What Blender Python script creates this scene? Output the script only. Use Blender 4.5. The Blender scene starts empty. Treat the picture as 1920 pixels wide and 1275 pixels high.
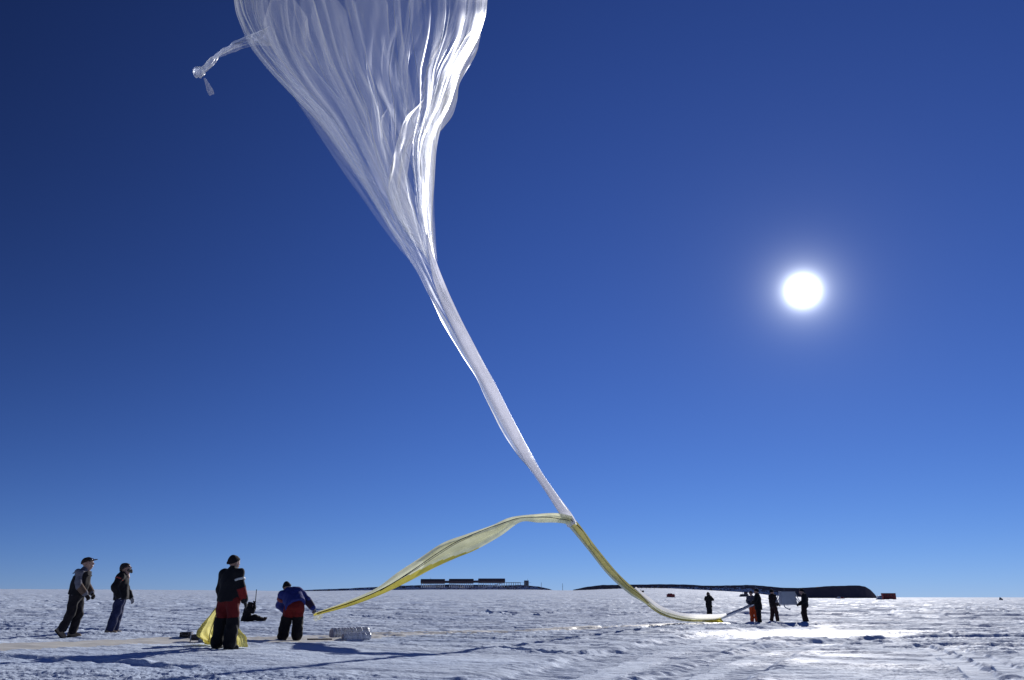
import bpy, math, random
import numpy as np
from mathutils import Vector, Matrix

random.seed(7); rng = np.random.default_rng(7)
scene = bpy.context.scene
col = scene.collection
R_ = math.radians

# ------------------------------------------------------------------ camera
F_PX, HORIZON_V, CAM_H = 1440.0, 1120.0, 1.40          # focal length and horizon row in a 1920 x 1275 frame
PITCH = math.atan((HORIZON_V - 637.5) / F_PX)
cam_data = bpy.data.cameras.new('camera')
cam = bpy.data.objects.new('camera', cam_data); col.objects.link(cam)
cam_data.sensor_width = 36.0; cam_data.lens = 36.0 * F_PX / 1920.0
cam_data.clip_start = 0.1; cam_data.clip_end = 60000
cam.location = (0, 0, CAM_H); cam.rotation_euler = (math.pi / 2 + PITCH, 0, 0)
scene.camera = cam

# ------------------------------------------------------------------ light
SUN_EL, SUN_AZ = R_(20.7), R_(22.2)                     # azimuth clockwise from +Y
SUN_DIR = np.array([math.sin(SUN_AZ) * math.cos(SUN_EL), math.cos(SUN_AZ) * math.cos(SUN_EL), math.sin(SUN_EL)])
sun_data = bpy.data.lights.new('sun', 'SUN'); sun_data.energy = 4.0; sun_data.angle = R_(0.53)
sun_data.color = (1.0, 0.965, 0.93)
sun = bpy.data.objects.new('sun', sun_data); col.objects.link(sun)
sun.rotation_euler = Vector(SUN_DIR).to_track_quat('Z', 'Y').to_euler()

world = bpy.data.worlds.new('World'); scene.world = world; world.use_nodes = True
wn, wl = world.node_tree.nodes, world.node_tree.links
for n in list(wn): wn.remove(n)
tc = wn.new('ShaderNodeTexCoord')
dot = wn.new('ShaderNodeVectorMath'); dot.operation = 'DOT_PRODUCT'
nrm = wn.new('ShaderNodeVectorMath'); nrm.operation = 'NORMALIZE'
wl.new(tc.outputs['Generated'], nrm.inputs[0]); wl.new(nrm.outputs[0], dot.inputs[0]); dot.inputs[1].default_value = tuple(SUN_DIR)
ac = wn.new('ShaderNodeMath'); ac.operation = 'ARCCOSINE'; wl.new(dot.outputs['Value'], ac.inputs[0])
sky = wn.new('ShaderNodeTexSky'); sky.sky_type = 'NISHITA'; sky.sun_disc = False
sky.sun_elevation = SUN_EL; sky.sun_rotation = SUN_AZ
sky.altitude = 5000; sky.air_density = 1.0; sky.dust_density = 0.0; sky.ozone_density = 6.0
# thin dry polar air: the sky's own radiance, tinted a little bluer, its brightest band near the horizon held back
tint = wn.new('ShaderNodeVectorMath'); tint.operation = 'MULTIPLY'; wl.new(sky.outputs['Color'], tint.inputs[0])
tint.inputs[1].default_value = (0.82, 0.80, 1.20)
den = wn.new('ShaderNodeVectorMath'); den.operation = 'MULTIPLY_ADD'; wl.new(tint.outputs[0], den.inputs[0]); den.inputs[1].default_value = (0.09, 0.06, 0.055); den.inputs[2].default_value = (1, 1, 1)
sc5 = wn.new('ShaderNodeVectorMath'); sc5.operation = 'DIVIDE'; wl.new(tint.outputs[0], sc5.inputs[0]); wl.new(den.outputs[0], sc5.inputs[1])
bg = wn.new('ShaderNodeBackground'); bg.inputs['Strength'].default_value = 0.089
gm0 = wn.new('ShaderNodeVectorMath'); gm0.operation = 'SCALE'; gm0.inputs['Scale'].default_value = 1 / 4.0; wl.new(sc5.outputs[0], gm0.inputs[0])
gm = wn.new('ShaderNodeGamma'); gm.inputs['Gamma'].default_value = 1.16; wl.new(gm0.outputs[0], gm.inputs['Color'])
gm1 = wn.new('ShaderNodeVectorMath'); gm1.operation = 'SCALE'; gm1.inputs['Scale'].default_value = 4.0; wl.new(gm.outputs[0], gm1.inputs[0])
# clear-sky radiance also falls off away from the sun
fall = wn.new('ShaderNodeMapRange'); fall.interpolation_type = 'SMOOTHSTEP'; wl.new(ac.outputs[0], fall.inputs['Value'])
fall.inputs['From Min'].default_value = R_(14); fall.inputs['From Max'].default_value = R_(75); fall.inputs['To Min'].default_value = 1.06; fall.inputs['To Max'].default_value = 0.40
sepw = wn.new('ShaderNodeSeparateXYZ'); wl.new(nrm.outputs[0], sepw.inputs[0])
hgt = wn.new('ShaderNodeMapRange'); hgt.interpolation_type = 'SMOOTHSTEP'; wl.new(sepw.outputs['Z'], hgt.inputs['Value']); hgt.inputs['From Min'].default_value = -0.3; hgt.inputs['From Max'].default_value = 0.55
fmx = wn.new('ShaderNodeMix'); wl.new(hgt.outputs[0], fmx.inputs['Factor']); fmx.inputs['A'].default_value = 1.0; wl.new(fall.outputs[0], fmx.inputs['B'])
gm2 = wn.new('ShaderNodeVectorMath'); gm2.operation = 'SCALE'; wl.new(gm1.outputs[0], gm2.inputs[0]); wl.new(fmx.outputs['Result'], gm2.inputs['Scale'])
wl.new(gm2.outputs[0], bg.inputs['Color'])
# the sun itself with its narrow aureole of ice-crystal scatter, as a function of the angle from the sun
def wmath(op, a, b):
    m = wn.new('ShaderNodeMath'); m.operation = op
    for i, s in enumerate((a, b)):
        if isinstance(s, (int, float)): m.inputs[i].default_value = s
        else: wl.new(s, m.inputs[i])
    return m.outputs[0]
def halo(width_deg, power, amp):
    q = wmath('DIVIDE', ac.outputs[0], R_(width_deg)); q = wmath('POWER', q, power)
    e = wmath('POWER', 2.718281828, wmath('MULTIPLY', q, -1.0)); return wmath('MULTIPLY', e, amp)
glow = wmath('ADD', wmath('ADD', halo(0.50, 1.3, 16.0), halo(1.0, 1.0, 1.5)), halo(5.5, 1.0, 0.06))
bg2 = wn.new('ShaderNodeBackground'); bg2.inputs['Color'].default_value = (0.86, 0.92, 1.0, 1); wl.new(glow, bg2.inputs['Strength'])
addw = wn.new('ShaderNodeAddShader'); wl.new(bg.outputs[0], addw.inputs[0]); wl.new(bg2.outputs[0], addw.inputs[1])
wo = wn.new('ShaderNodeOutputWorld'); wl.new(addw.outputs[0], wo.inputs['Surface'])

scene.view_settings.view_transform = 'Standard'; scene.view_settings.look = 'None'
scene.view_settings.exposure = 0.0; scene.view_settings.gamma = 1.0; scene.view_settings.use_curve_mapping = False
scene.cycles.transparent_max_bounces = 64; scene.cycles.max_bounces = 10
scene.cycles.use_denoising = True

# ------------------------------------------------------------------ coordinates
FWD = np.array([0, math.cos(PITCH), math.sin(PITCH)]); UPV = np.array([0, -math.sin(PITCH), math.cos(PITCH)])
def ray(u, v): return FWD + np.array([1., 0, 0]) * (u - 960) / F_PX + UPV * (637.5 - v) / F_PX
def at(u, v, y):
    """world point seen at (u, v) of the photograph and standing y metres ahead"""
    r = ray(u, v); return np.array([0, 0, CAM_H]) + r / r[1] * y

# ------------------------------------------------------------------ noise
_perm = np.random.default_rng(3).permutation(512)
def perlin(x, y, seed=0):
    x = np.asarray(x, float); y = np.asarray(y, float)
    xi = np.floor(x).astype(np.int64); yi = np.floor(y).astype(np.int64)
    xf = x - xi; yf = y - yi
    u = xf * xf * xf * (xf * (xf * 6 - 15) + 10); v = yf * yf * yf * (yf * (yf * 6 - 15) + 10)
    def g(ix, iy, dx, dy):
        a = _perm[(_perm[(ix + seed * 57) & 511] + iy) & 511] * (2 * math.pi / 512)
        return np.cos(a) * dx + np.sin(a) * dy
    n00 = g(xi, yi, xf, yf); n10 = g(xi + 1, yi, xf - 1, yf); n01 = g(xi, yi + 1, xf, yf - 1); n11 = g(xi + 1, yi + 1, xf - 1, yf - 1)
    return ((n00 * (1 - u) + n10 * u) * (1 - v) + (n01 * (1 - u) + n11 * u) * v) * 1.5
def sstep(a, b, x):
    t = np.clip((np.asarray(x, float) - a) / (b - a), 0, 1); return t * t * (3 - 2 * t)

# ------------------------------------------------------------------ materials
def mat(name, color, rough=0.7, spec=0.4, noise=0.12, scale=20.0, metallic=0.0, bump=0.0, sheen=0.0, transl=0.0):
    m = bpy.data.materials.new(name); m.use_nodes = True
    nt = m.node_tree; b = nt.nodes['Principled BSDF']
    b.inputs['Roughness'].default_value = rough; b.inputs['Metallic'].default_value = metallic
    b.inputs['Specular IOR Level'].default_value = spec; b.inputs['Sheen Weight'].default_value = sheen
    t = nt.nodes.new('ShaderNodeTexCoord'); n = nt.nodes.new('ShaderNodeTexNoise')
    n.inputs['Scale'].default_value = scale; n.inputs['Detail'].default_value = 5
    nt.links.new(t.outputs['Object'], n.inputs['Vector'])
    r = nt.nodes.new('ShaderNodeValToRGB'); c = np.array(color)
    r.color_ramp.elements[0].position = 0.3; r.color_ramp.elements[1].position = 0.7
    r.color_ramp.elements[0].color = (*np.clip(c * (1 - noise), 0, 1), 1); r.color_ramp.elements[1].color = (*np.clip(c * (1 + noise), 0, 1), 1)
    nt.links.new(n.outputs['Fac'], r.inputs['Fac']); nt.links.new(r.outputs['Color'], b.inputs['Base Color'])
    if bump:
        bp = nt.nodes.new('ShaderNodeBump'); bp.inputs['Strength'].default_value = bump; bp.inputs['Distance'].default_value = 0.02
        nt.links.new(n.outputs['Fac'], bp.inputs['Height']); nt.links.new(bp.outputs['Normal'], b.inputs['Normal'])
    if transl:
        tr = nt.nodes.new('ShaderNodeBsdfTranslucent'); nt.links.new(r.outputs['Color'], tr.inputs['Color'])
        mx = nt.nodes.new('ShaderNodeMixShader'); mx.inputs[0].default_value = transl
        nt.links.new(b.outputs[0], mx.inputs[1]); nt.links.new(tr.outputs[0], mx.inputs[2])
        nt.links.new(mx.outputs[0], nt.nodes['Material Output'].inputs['Surface'])
    return m

def film_mat(name, color, face_alpha, edge_alpha, transl=0.6, streak=0.5, streak_scale=(26, 3), gloss=0.12, power=2.5, backing=1.0, fwd=0.0, bump=0.15, detail=4):
    """thin polyethylene: light passes, is scattered through and glints; seen edge-on the path through it is longer"""
    m = bpy.data.materials.new(name); m.use_nodes = True
    nt = m.node_tree; N, L = nt.nodes, nt.links
    for n in list(N): N.remove(n)
    out = N.new('ShaderNodeOutputMaterial'); uv = N.new('ShaderNodeUVMap'); uv.uv_map = 'uv'
    mp = N.new('ShaderNodeMapping'); mp.inputs['Scale'].default_value = (streak_scale[0], streak_scale[1], 1)
    L.new(uv.outputs[0], mp.inputs['Vector'])
    ns = N.new('ShaderNodeTexNoise'); ns.inputs['Scale'].default_value = 1.0; ns.inputs['Detail'].default_value = detail; ns.inputs['Roughness'].default_value = 0.62
    ns.inputs['Distortion'].default_value = 0.3
    L.new(mp.outputs[0], ns.inputs['Vector'])
    lw = N.new('ShaderNodeLayerWeight'); lw.inputs['Blend'].default_value = 0.5
    pw = N.new('ShaderNodeMath'); pw.operation = 'POWER'; L.new(lw.outputs['Facing'], pw.inputs[0]); pw.inputs[1].default_value = power
    mr = N.new('ShaderNodeMapRange'); L.new(pw.outputs[0], mr.inputs['Value'])
    mr.inputs['To Min'].default_value = face_alpha; mr.inputs['To Max'].default_value = edge_alpha
    sm = N.new('ShaderNodeMapRange'); L.new(ns.outputs['Fac'], sm.inputs['Value'])
    sm.inputs['From Min'].default_value = 0.3; sm.inputs['From Max'].default_value = 0.7
    sm.inputs['To Min'].default_value = 1 - streak; sm.inputs['To Max'].default_value = 1 + streak
    al = N.new('ShaderNodeMath'); al.operation = 'MULTIPLY'; al.use_clamp = True
    L.new(mr.outputs[0], al.inputs[0]); L.new(sm.outputs[0], al.inputs[1])
    bp = N.new('ShaderNodeBump'); bp.inputs['Strength'].default_value = bump; bp.inputs['Distance'].default_value = 0.03; L.new(ns.outputs['Fac'], bp.inputs['Height'])
    df = N.new('ShaderNodeBsdfDiffuse'); df.inputs['Color'].default_value = (*color, 1); L.new(bp.outputs[0], df.inputs['Normal'])
    tl = N.new('ShaderNodeBsdfTranslucent'); tl.inputs['Color'].default_value = (*color, 1); L.new(bp.outputs[0], tl.inputs['Normal'])
    m1 = N.new('ShaderNodeMixShader'); m1.inputs[0].default_value = transl; L.new(df.outputs[0], m1.inputs[1]); L.new(tl.outputs[0], m1.inputs[2])
    if fwd:      # most of the light that a thin film scatters goes on forwards
        rf = N.new('ShaderNodeBsdfRefraction'); rf.inputs['IOR'].default_value = 1.38; rf.inputs['Roughness'].default_value = 0.5; rf.inputs['Color'].default_value = (*color, 1)
        L.new(bp.outputs[0], rf.inputs['Normal'])
        m0 = N.new('ShaderNodeMixShader'); m0.inputs[0].default_value = fwd; L.new(m1.outputs[0], m0.inputs[1]); L.new(rf.outputs[0], m0.inputs[2]); m1 = m0
    gl = N.new('ShaderNodeBsdfGlossy'); gl.inputs['Roughness'].default_value = 0.22; L.new(bp.outputs[0], gl.inputs['Normal'])
    m2 = N.new('ShaderNodeMixShader'); m2.inputs[0].default_value = gloss; L.new(m1.outputs[0], m2.inputs[1]); L.new(gl.outputs[0], m2.inputs[2])
    tp = N.new('ShaderNodeBsdfTransparent'); tp.inputs['Color'].default_value = (backing, backing, backing, 1)
    m3 = N.new('ShaderNodeMixShader'); L.new(al.outputs[0], m3.inputs[0]); L.new(tp.outputs[0], m3.inputs[1]); L.new(m2.outputs[0], m3.inputs[2])
    L.new(m3.outputs[0], out.inputs['Surface'])
    return m

# ------------------------------------------------------------------ object helpers
def mesh_from(name, verts, faces, smooth=True, uvs=None):
    me = bpy.data.meshes.new(name)
    verts = np.asarray(verts, np.float32)
    if isinstance(faces, np.ndarray) and faces.ndim == 2:
        k = faces.shape[1]; n = len(faces)
        me.vertices.add(len(verts)); me.vertices.foreach_set('co', verts.ravel())
        me.loops.add(n * k); me.loops.foreach_set('vertex_index', faces.astype(np.int32).ravel())
        me.polygons.add(n); me.polygons.foreach_set('loop_start', np.arange(0, n * k, k, dtype=np.int32))
        me.update(calc_edges=True)
    else:
        me.from_pydata([tuple(map(float, v)) for v in verts], [], [tuple(map(int, f)) for f in faces])
    if smooth: me.polygons.foreach_set('use_smooth', np.ones(len(me.polygons), bool))
    if uvs is not None:
        lay = me.uv_layers.new(name='uv'); idx = np.zeros(len(me.loops), np.int32); me.loops.foreach_get('vertex_index', idx)
        lay.data.foreach_set('uv', np.asarray(uvs, np.float32)[idx].ravel())
    me.update(); return me
def obj(name, me, m, parent=None):
    o = bpy.data.objects.new(name, me); col.objects.link(o)
    if m is not None and me is not None and len(me.materials) == 0: me.materials.append(m)
    if parent is not None: o.parent = parent
    return o
def tag(o, label, cat, group=None, kind=None):
    o['label'] = label; o['category'] = cat
    if group: o['group'] = group
    if kind: o['kind'] = kind
    return o
def empty(name, loc, rz=0):
    o = bpy.data.objects.new(name, None); col.objects.link(o); o.location = tuple(map(float, loc)); o.rotation_euler = (0, 0, rz)
    o.empty_display_size = 0.2
    return o
def grid_faces(nu, nv, wrap=False):
    """faces for verts indexed [i*nv + j], i<nu along, j<nv across"""
    i = np.arange(nu - 1)[:, None]; j = np.arange(nv if wrap else nv - 1)[None, :]; j2 = (j + 1) % nv
    a = i * nv + j; b = i * nv + j2; c = (i + 1) * nv + j2; d = (i + 1) * nv + j
    return np.stack([a, b, c, d], -1).reshape(-1, 4)
def box_geo(cx, cy, cz, sx, sy, sz, bev=0.0):
    """chamfered box as verts, faces"""
    import bmesh
    bm = bmesh.new(); bmesh.ops.create_cube(bm, size=1.0)
    for v in bm.verts: v.co = Vector((cx + v.co.x * sx, cy + v.co.y * sy, cz + v.co.z * sz))
    if bev: bmesh.ops.bevel(bm, geom=list(bm.edges), offset=bev, segments=2, affect='EDGES', profile=0.5)
    bm.verts.ensure_lookup_table(); V = [tuple(v.co) for v in bm.verts]; Fc = [tuple(v.index for v in f.verts) for f in bm.faces]
    bm.free(); return V, Fc
def join(*geos):
    V, Fc = [], []
    for v, f in geos:
        o = len(V); V += [tuple(p) for p in v]; Fc += [tuple(int(i) + o for i in q) for q in f]
    return V, Fc
def part(name, geo, m, parent, smooth=False): return obj(name, mesh_from(name, geo[0], list(geo[1]), smooth), m, parent)
def tube_geo(pts, radii, n=12, cap=True):
    pts = np.asarray(pts, float); radii = np.broadcast_to(np.asarray(radii, float), (len(pts),))
    V = []; T = np.gradient(pts, axis=0); T /= np.linalg.norm(T, axis=1)[:, None] + 1e-9
    ref = np.array([0, 0, 1.]) if abs(T[0][2]) < 0.9 else np.array([1., 0, 0])
    for p, t, r in zip(pts, T, radii):
        a = np.cross(t, ref); a /= np.linalg.norm(a); b = np.cross(t, a)
        for k in range(n):
            q = 2 * math.pi * k / n; V.append(p + r * (math.cos(q) * a + math.sin(q) * b))
    Fc = [tuple(f) for f in grid_faces(len(pts), n, True)]
    if cap: Fc += [tuple(range(n))[::-1], tuple(range((len(pts) - 1) * n, len(pts) * n))]
    return V, Fc
def catmull(pts, n):
    """n points spread evenly along a smooth curve through pts (rows of any dimension)"""
    P = np.asarray(pts, float); P = np.vstack([2 * P[0] - P[1], P, 2 * P[-1] - P[-2]])
    out = []
    for i in range(1, len(P) - 2):
        for t in np.linspace(0, 1, 40, endpoint=False):
            a, b, c, d = P[i - 1], P[i], P[i + 1], P[i + 2]
            out.append(0.5 * ((2 * b) + (-a + c) * t + (2 * a - 5 * b + 4 * c - d) * t * t + (-a + 3 * b - 3 * c + d) * t ** 3))
    out.append(P[-2]); out = np.array(out)
    s = np.r_[0, np.cumsum(np.linalg.norm(np.diff(out[:, :min(3, out.shape[1])], axis=0), axis=1))]
    q = np.linspace(0, s[-1], n); return np.stack([np.interp(q, s, out[:, k]) for k in range(out.shape[1])], 1)

# ================================================================== TERRAIN
CT = np.array([(-10.1,19.1,.49),(-10.3,21.4,.50),(-5.8,16.9,.43),(-5.7,21.3,.27),(-13,41,.19),(15.9,66,-.1),(13.7,45.6,0),(16.2,48,0.02),(16.1,45.3,.04),
               (0,0,.15),(0,9,.15),(12,12,0),(-12,8,.45),(0,30,.05),(30,40,0),(-30,30,.5),(-25,60,.3),(0,60,0),(30,70,0)])
_K = np.exp(-((CT[:, None, :2] - CT[None, :, :2]) ** 2).sum(-1) / (2 * 14. ** 2))
_W = np.linalg.solve(_K + 0.03 * np.eye(len(CT)), CT[:, 2])
# skyline of the snow as seen from the launch site: bearing (as column u) -> rise
SNOW_U = np.array([-2500, -800, 0, 200, 450, 540, 620, 700, 800, 1000, 1045, 1080, 1130, 1200, 1260, 1330, 1400, 1450, 1520, 2100, 4000])
SNOW_V = np.array([1106, 1105, 1104.5, 1105.5, 1107, 1108.5, 1108, 1106.8, 1105.6, 1105.6, 1107, 1107, 1105, 1102.5, 1103.5, 1107, 1111, 1117, 1120.6, 1121.2, 1121])
_tan_bear = np.array([ray(u, 1110)[0] / ray(u, 1110)[1] for u in SNOW_U])
_rise = np.array([ray(u, v)[2] / np.hypot(*ray(u, v)[:2]) for u, v in zip(SNOW_U, SNOW_V)])
CREST = 1300.0
def ground_base(x, y):
    x = np.asarray(x, float); y = np.asarray(y, float)
    z = np.zeros(np.broadcast(x, y).shape)
    for (cx, cy, _), w in zip(CT, _W): z = z + w * np.exp(-((x - cx) ** 2 + (y - cy) ** 2) / (2 * 14. ** 2))
    r = np.hypot(x, y); tb = np.where(y > 1, x / np.maximum(y, 1e-3), np.sign(x) * 6.0)
    rise = np.interp(tb, _tan_bear, _rise)
    crest = np.maximum(rise, 0) * CREST + CAM_H * (rise > 0) + np.minimum(rise, 0) * 900
    s = np.clip((r - 50) / (CREST - 50), 0, 1) ** 1.35
    z = z + crest * s * np.where(y > 0, 1, np.exp(-np.abs(y) / 60.0))
    return z
def gz(x, y): return float(ground_base(np.array([x]), np.array([y]))[0])
def ground_at(u, v):
    r = ray(u, v); r = r / r[1]; ys = np.exp(np.linspace(math.log(5), math.log(1200), 4000))
    d = CAM_H + r[2] * ys - ground_base(r[0] * ys, ys); k = int(np.argmax(d < 0)) if (d < 0).any() else len(ys) - 1
    y = ys[k]; return np.array([r[0] * y, y, gz(r[0] * y, y)])

TRACKS = []       # (world polyline, half width, depth, kind)
def add_track(pix, half, depth, kind): TRACKS.append((np.array([ground_at(*p)[:2] for p in catmull(pix, 30)]), half, depth, kind))
add_track([(1040, 1300), (1130, 1264), (1240, 1228), (1330, 1203), (1430, 1184), (1560, 1173), (1700, 1172), (1920, 1178)], 1.5, 0.040, 'wide')
add_track([(1250, 1296), (1330, 1262), (1440, 1224), (1560, 1206), (1700, 1199), (1930, 1195)], 0.9, 0.045, 'wide')
add_track([(1730, 1215), (1790, 1240), (1850, 1275), (1890, 1300)], 0.3, 0.035, 'ski')
add_track([(1775, 1215), (1850, 1240), (1920, 1270)], 0.3, 0.03, 'ski')
add_track([(960, 1219), (1040, 1225), (1100, 1227), (1160, 1222)], 0.35, 0.05, 'ski')
add_track([(0, 1129), (60, 1130), (110, 1133), (200, 1135), (330, 1134)], 0.8, 0.12, 'ski')
add_track([(800, 1147), (880, 1148), (930, 1153), (1000, 1157)], 0.6, 0.11, 'ski')
add_track([(640, 1156), (700, 1160), (770, 1163), (840, 1165)], 0.4, 0.08, 'ski')
add_track([(20, 1233), (110, 1236), (200, 1240), (260, 1247), (330, 1250)], 0.35, 0.05, 'ski')
add_track([(1410, 1140), (1560, 1142), (1700, 1139), (1920, 1150)], 0.8, 0.12, 'ski')
add_track([(1520, 1152), (1640, 1150), (1760, 1148), (1930, 1152)], 0.8, 0.10, 'ski')
ICE = ground_at(1480, 1188)[:2]          # wind-polished patch
def snow_relief(x, y):
    r = np.hypot(x, y)
    patch = sstep(-0.15, 0.45, perlin(x * 0.11 + 3, y * 0.16, 1))
    # wind ridges lie across the line of sight, a little askew
    a = R_(8); xr = x * math.cos(a) + y * math.sin(a); yr = -x * math.sin(a) + y * math.cos(a)
    h = 0.020 * perlin(x * 0.28, y * 0.45, 2)
    h += 0.022 * (1 - 2 * np.abs(perlin(xr * 0.45, yr * 1.3, 3))) * (0.4 + 0.6 * patch)
    h += 0.008 * (1 - 2 * np.abs(perlin(xr * 1.0, yr * 2.9, 4)))
    near = 1 - sstep(60, 130, r)
    # broken wind crust: thin plates with small steps between them
    crumb = 0.012 * sstep(0.0, 0.08, perlin(x * 1.4, y * 4.2, 5)) + 0.019 * sstep(0.10, 0.15, perlin(x * 3.8, y * 9.5, 6)) * (0.35 + 0.65 * patch)
    crumb += np.maximum(0, perlin(x * 10, y * 13, 16) - 0.24) * 0.05 * patch
    crumb = 0.75 * crumb * near + 0.004 * perlin(x * 5.2, y * 6.6, 8) * near
    h += 0.065 * sstep(0.02, 0.14, perlin(xr * 0.55, yr * 1.25, 17)) * sstep(14, 30, r) * (1 - sstep(150, 260, r))
    h += 0.24 * sstep(0.02, 0.16, perlin(xr * 0.16, yr * 0.35, 18)) * sstep(40, 90, r) * (1 - sstep(400, 700, r))
    # large drifts farther out
    h += 0.16 * (1 - 2 * np.abs(perlin(xr * 0.09, yr * 0.16, 7))) * sstep(45, 160, r)
    h += 0.45 * (1 - 2 * np.abs(perlin(xr * 0.012, yr * 0.02, 9))) * sstep(180, 600, r) * (1 - 0.8 * sstep(900, 1500, r))
    # polished patch: flat
    ice = np.exp(-(((x - ICE[0]) / 5.5) ** 2 + ((y - ICE[1]) / 3.6) ** 2)); ice = sstep(0.35, 0.75, ice + 0.40 * perlin(x * 0.4, y * 0.4, 10))
    keep = 1 - 0.85 * ice; h = h * keep; crumb = crumb * keep
    # trodden snow round the crew
    for T, half, depth, kind in TRACKS:
        lo, hi = T.min(0) - 4, T.max(0) + 4
        m = (x > lo[0]) & (x < hi[0]) & (y > lo[1]) & (y < hi[1])
        if not m.any(): continue
        px, py = x[m], y[m]; best = np.full(px.shape, 1e9); along = np.zeros(px.shape); s0 = 0.0
        for k in range(len(T) - 1):
            A, B = T[k], T[k + 1]; d = B - A; ln = np.hypot(*d)
            if ln < 1e-6: continue
            t = np.clip(((px - A[0]) * d[0] + (py - A[1]) * d[1]) / ln ** 2, 0, 1)
            dd = np.hypot(px - A[0] - t * d[0], py - A[1] - t * d[1]); w = dd < best
            best[w] = dd[w]; along[w] = s0 + t[w] * ln; s0 += ln
        best = best + 0.12 * perlin(px * 1.1, py * 1.1, 12)
        inside = 1 - sstep(half * 0.75, half * 1.05, best); berm = np.exp(-((best - half * 1.15) / (0.18 * half + 0.06)) ** 2)
        hm, cm = h[m], crumb[m]
        cm = cm * (1 - 0.75 * inside) + berm * np.maximum(0, 0.3 + perlin(px * 3, py * 3, 13)) * depth * 0.9
        hm = hm * (1 - 0.5 * inside) - depth * inside
        if kind == 'wide':
            belts = (np.abs(best - half * 0.55) < half * 0.33)
            hm = hm + inside * belts * (0.018 * np.sin(along * 2 * math.pi / 0.45) - 0.02) + inside * 0.012 * perlin(px * 4, py * 4, 14)
        h[m] = hm; crumb[m] = cm
    return h + crumb
az_f = np.linspace(-40, 40, 1120)
az = np.r_[np.linspace(-180, -41, 70), az_f, np.linspace(41, 179, 70)]
rad = [0.6]
while rad[-1] < 40000:
    q = rad[-1]; rad.append(q * (1.08 if q < 7 else 1.0045 if q < 75 else 1.010 if q < 400 else 1.03 if q < 3000 else 1.15))
rad = np.array(rad)
AA, RR = np.meshgrid(np.radians(az), rad)
GX, GY = RR * np.sin(AA), RR * np.cos(AA)
GZ = ground_base(GX, GY) + snow_relief(GX.ravel(), GY.ravel()).reshape(GX.shape)
fc = grid_faces(len(rad), len(az), True)[:, ::-1]
gv = np.stack([GX, GY, GZ], -1).reshape(-1, 3)
snow_me = mesh_from('snow_ground', gv, fc)

def snow_material():
    m = bpy.data.materials.new('wind_packed_snow'); m.use_nodes = True
    nt = m.node_tree; N, L = nt.nodes, nt.links; b = N['Principled BSDF']
    tcn = N.new('ShaderNodeTexCoord')
    def noise(scale, det, rough=0.55, stretch=(1, 1, 1)):
        mp = N.new('ShaderNodeMapping'); mp.inputs['Scale'].default_value = stretch; L.new(tcn.outputs['Object'], mp.inputs['Vector'])
        n = N.new('ShaderNodeTexNoise'); n.inputs['Scale'].default_value = scale; n.inputs['Detail'].default_value = det; n.inputs['Roughness'].default_value = rough
        L.new(mp.outputs[0], n.inputs['Vector']); return n.outputs['Fac']
    big = noise(0.35, 6, 0.6, (0.6, 1, 1)); fine = noise(9, 5, 0.6, (0.75, 1, 1)); grain = noise(45, 3); drift = noise(0.06, 5, 0.6, (0.5, 1, 1))
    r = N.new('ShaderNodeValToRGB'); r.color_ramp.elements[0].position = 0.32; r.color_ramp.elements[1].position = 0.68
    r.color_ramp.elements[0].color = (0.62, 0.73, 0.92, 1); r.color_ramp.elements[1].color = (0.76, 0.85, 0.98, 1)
    L.new(big, r.inputs['Fac']); L.new(r.outputs['Color'], b.inputs['Base Color'])
    rr = N.new('ShaderNodeMapRange'); rr.inputs['From Min'].default_value = 0.35; rr.inputs['From Max'].default_value = 0.65
    rr.inputs['To Min'].default_value = 0.6; rr.inputs['To Max'].default_value = 0.9; L.new(big, rr.inputs['Value'])
    # the polished patch
    sub = N.new('ShaderNodeVectorMath'); sub.operation = 'SUBTRACT'; L.new(tcn.outputs['Object'], sub.inputs[0]); sub.inputs[1].default_value = (ICE[0], ICE[1], 0)
    scl = N.new('ShaderNodeVectorMath'); scl.operation = 'MULTIPLY'; L.new(sub.outputs[0], scl.inputs[0]); scl.inputs[1].default_value = (1 / 7.0, 1 / 4.8, 0)
    ln = N.new('ShaderNodeVectorMath'); ln.operation = 'LENGTH'; L.new(scl.outputs[0], ln.inputs[0])
    pm = N.new('ShaderNodeMapRange'); pm.inputs['From Min'].default_value = 0.3; pm.inputs['From Max'].default_value = 1.05
    pm.inputs['To Min'].default_value = 1; pm.inputs['To Max'].default_value = 0; L.new(ln.outputs['Value'], pm.inputs['Value'])
    mxr = N.new('ShaderNodeMix'); L.new(pm.outputs[0], mxr.inputs['Factor']); L.new(rr.outputs[0], mxr.inputs['A']); mxr.inputs['B'].default_value = 0.46
    L.new(mxr.outputs['Result'], b.inputs['Roughness'])
    sv = N.new('ShaderNodeMapRange'); sv.inputs['To Min'].default_value = 0.075; sv.inputs['To Max'].default_value = 0.13; L.new(pm.outputs[0], sv.inputs['Value'])
    L.new(sv.outputs[0], b.inputs['Specular IOR Level']); b.inputs['IOR'].default_value = 1.31
    def bump(h, dist, strength, prev=None):
        n = N.new('ShaderNodeBump'); n.inputs['Distance'].default_value = dist; n.inputs['Strength'].default_value = strength
        L.new(h, n.inputs['Height'])
        if prev is not None: L.new(prev, n.inputs['Normal'])
        return n.outputs[0]
    b1 = bump(drift, 1.5, 0.8); bm_ = bump(noise(1.5, 5, 0.6, (0.4, 1, 1)), 0.25, 0.32, b1); b2 = bump(fine, 0.05, 0.5, bm_); b3 = bump(grain, 0.012, 0.5, b2)
    L.new(b3, b.inputs['Normal'])
    return m
SNOW = snow_material()
snow = obj('snow_ground', snow_me, SNOW); snow['kind'] = 'structure'

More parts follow.
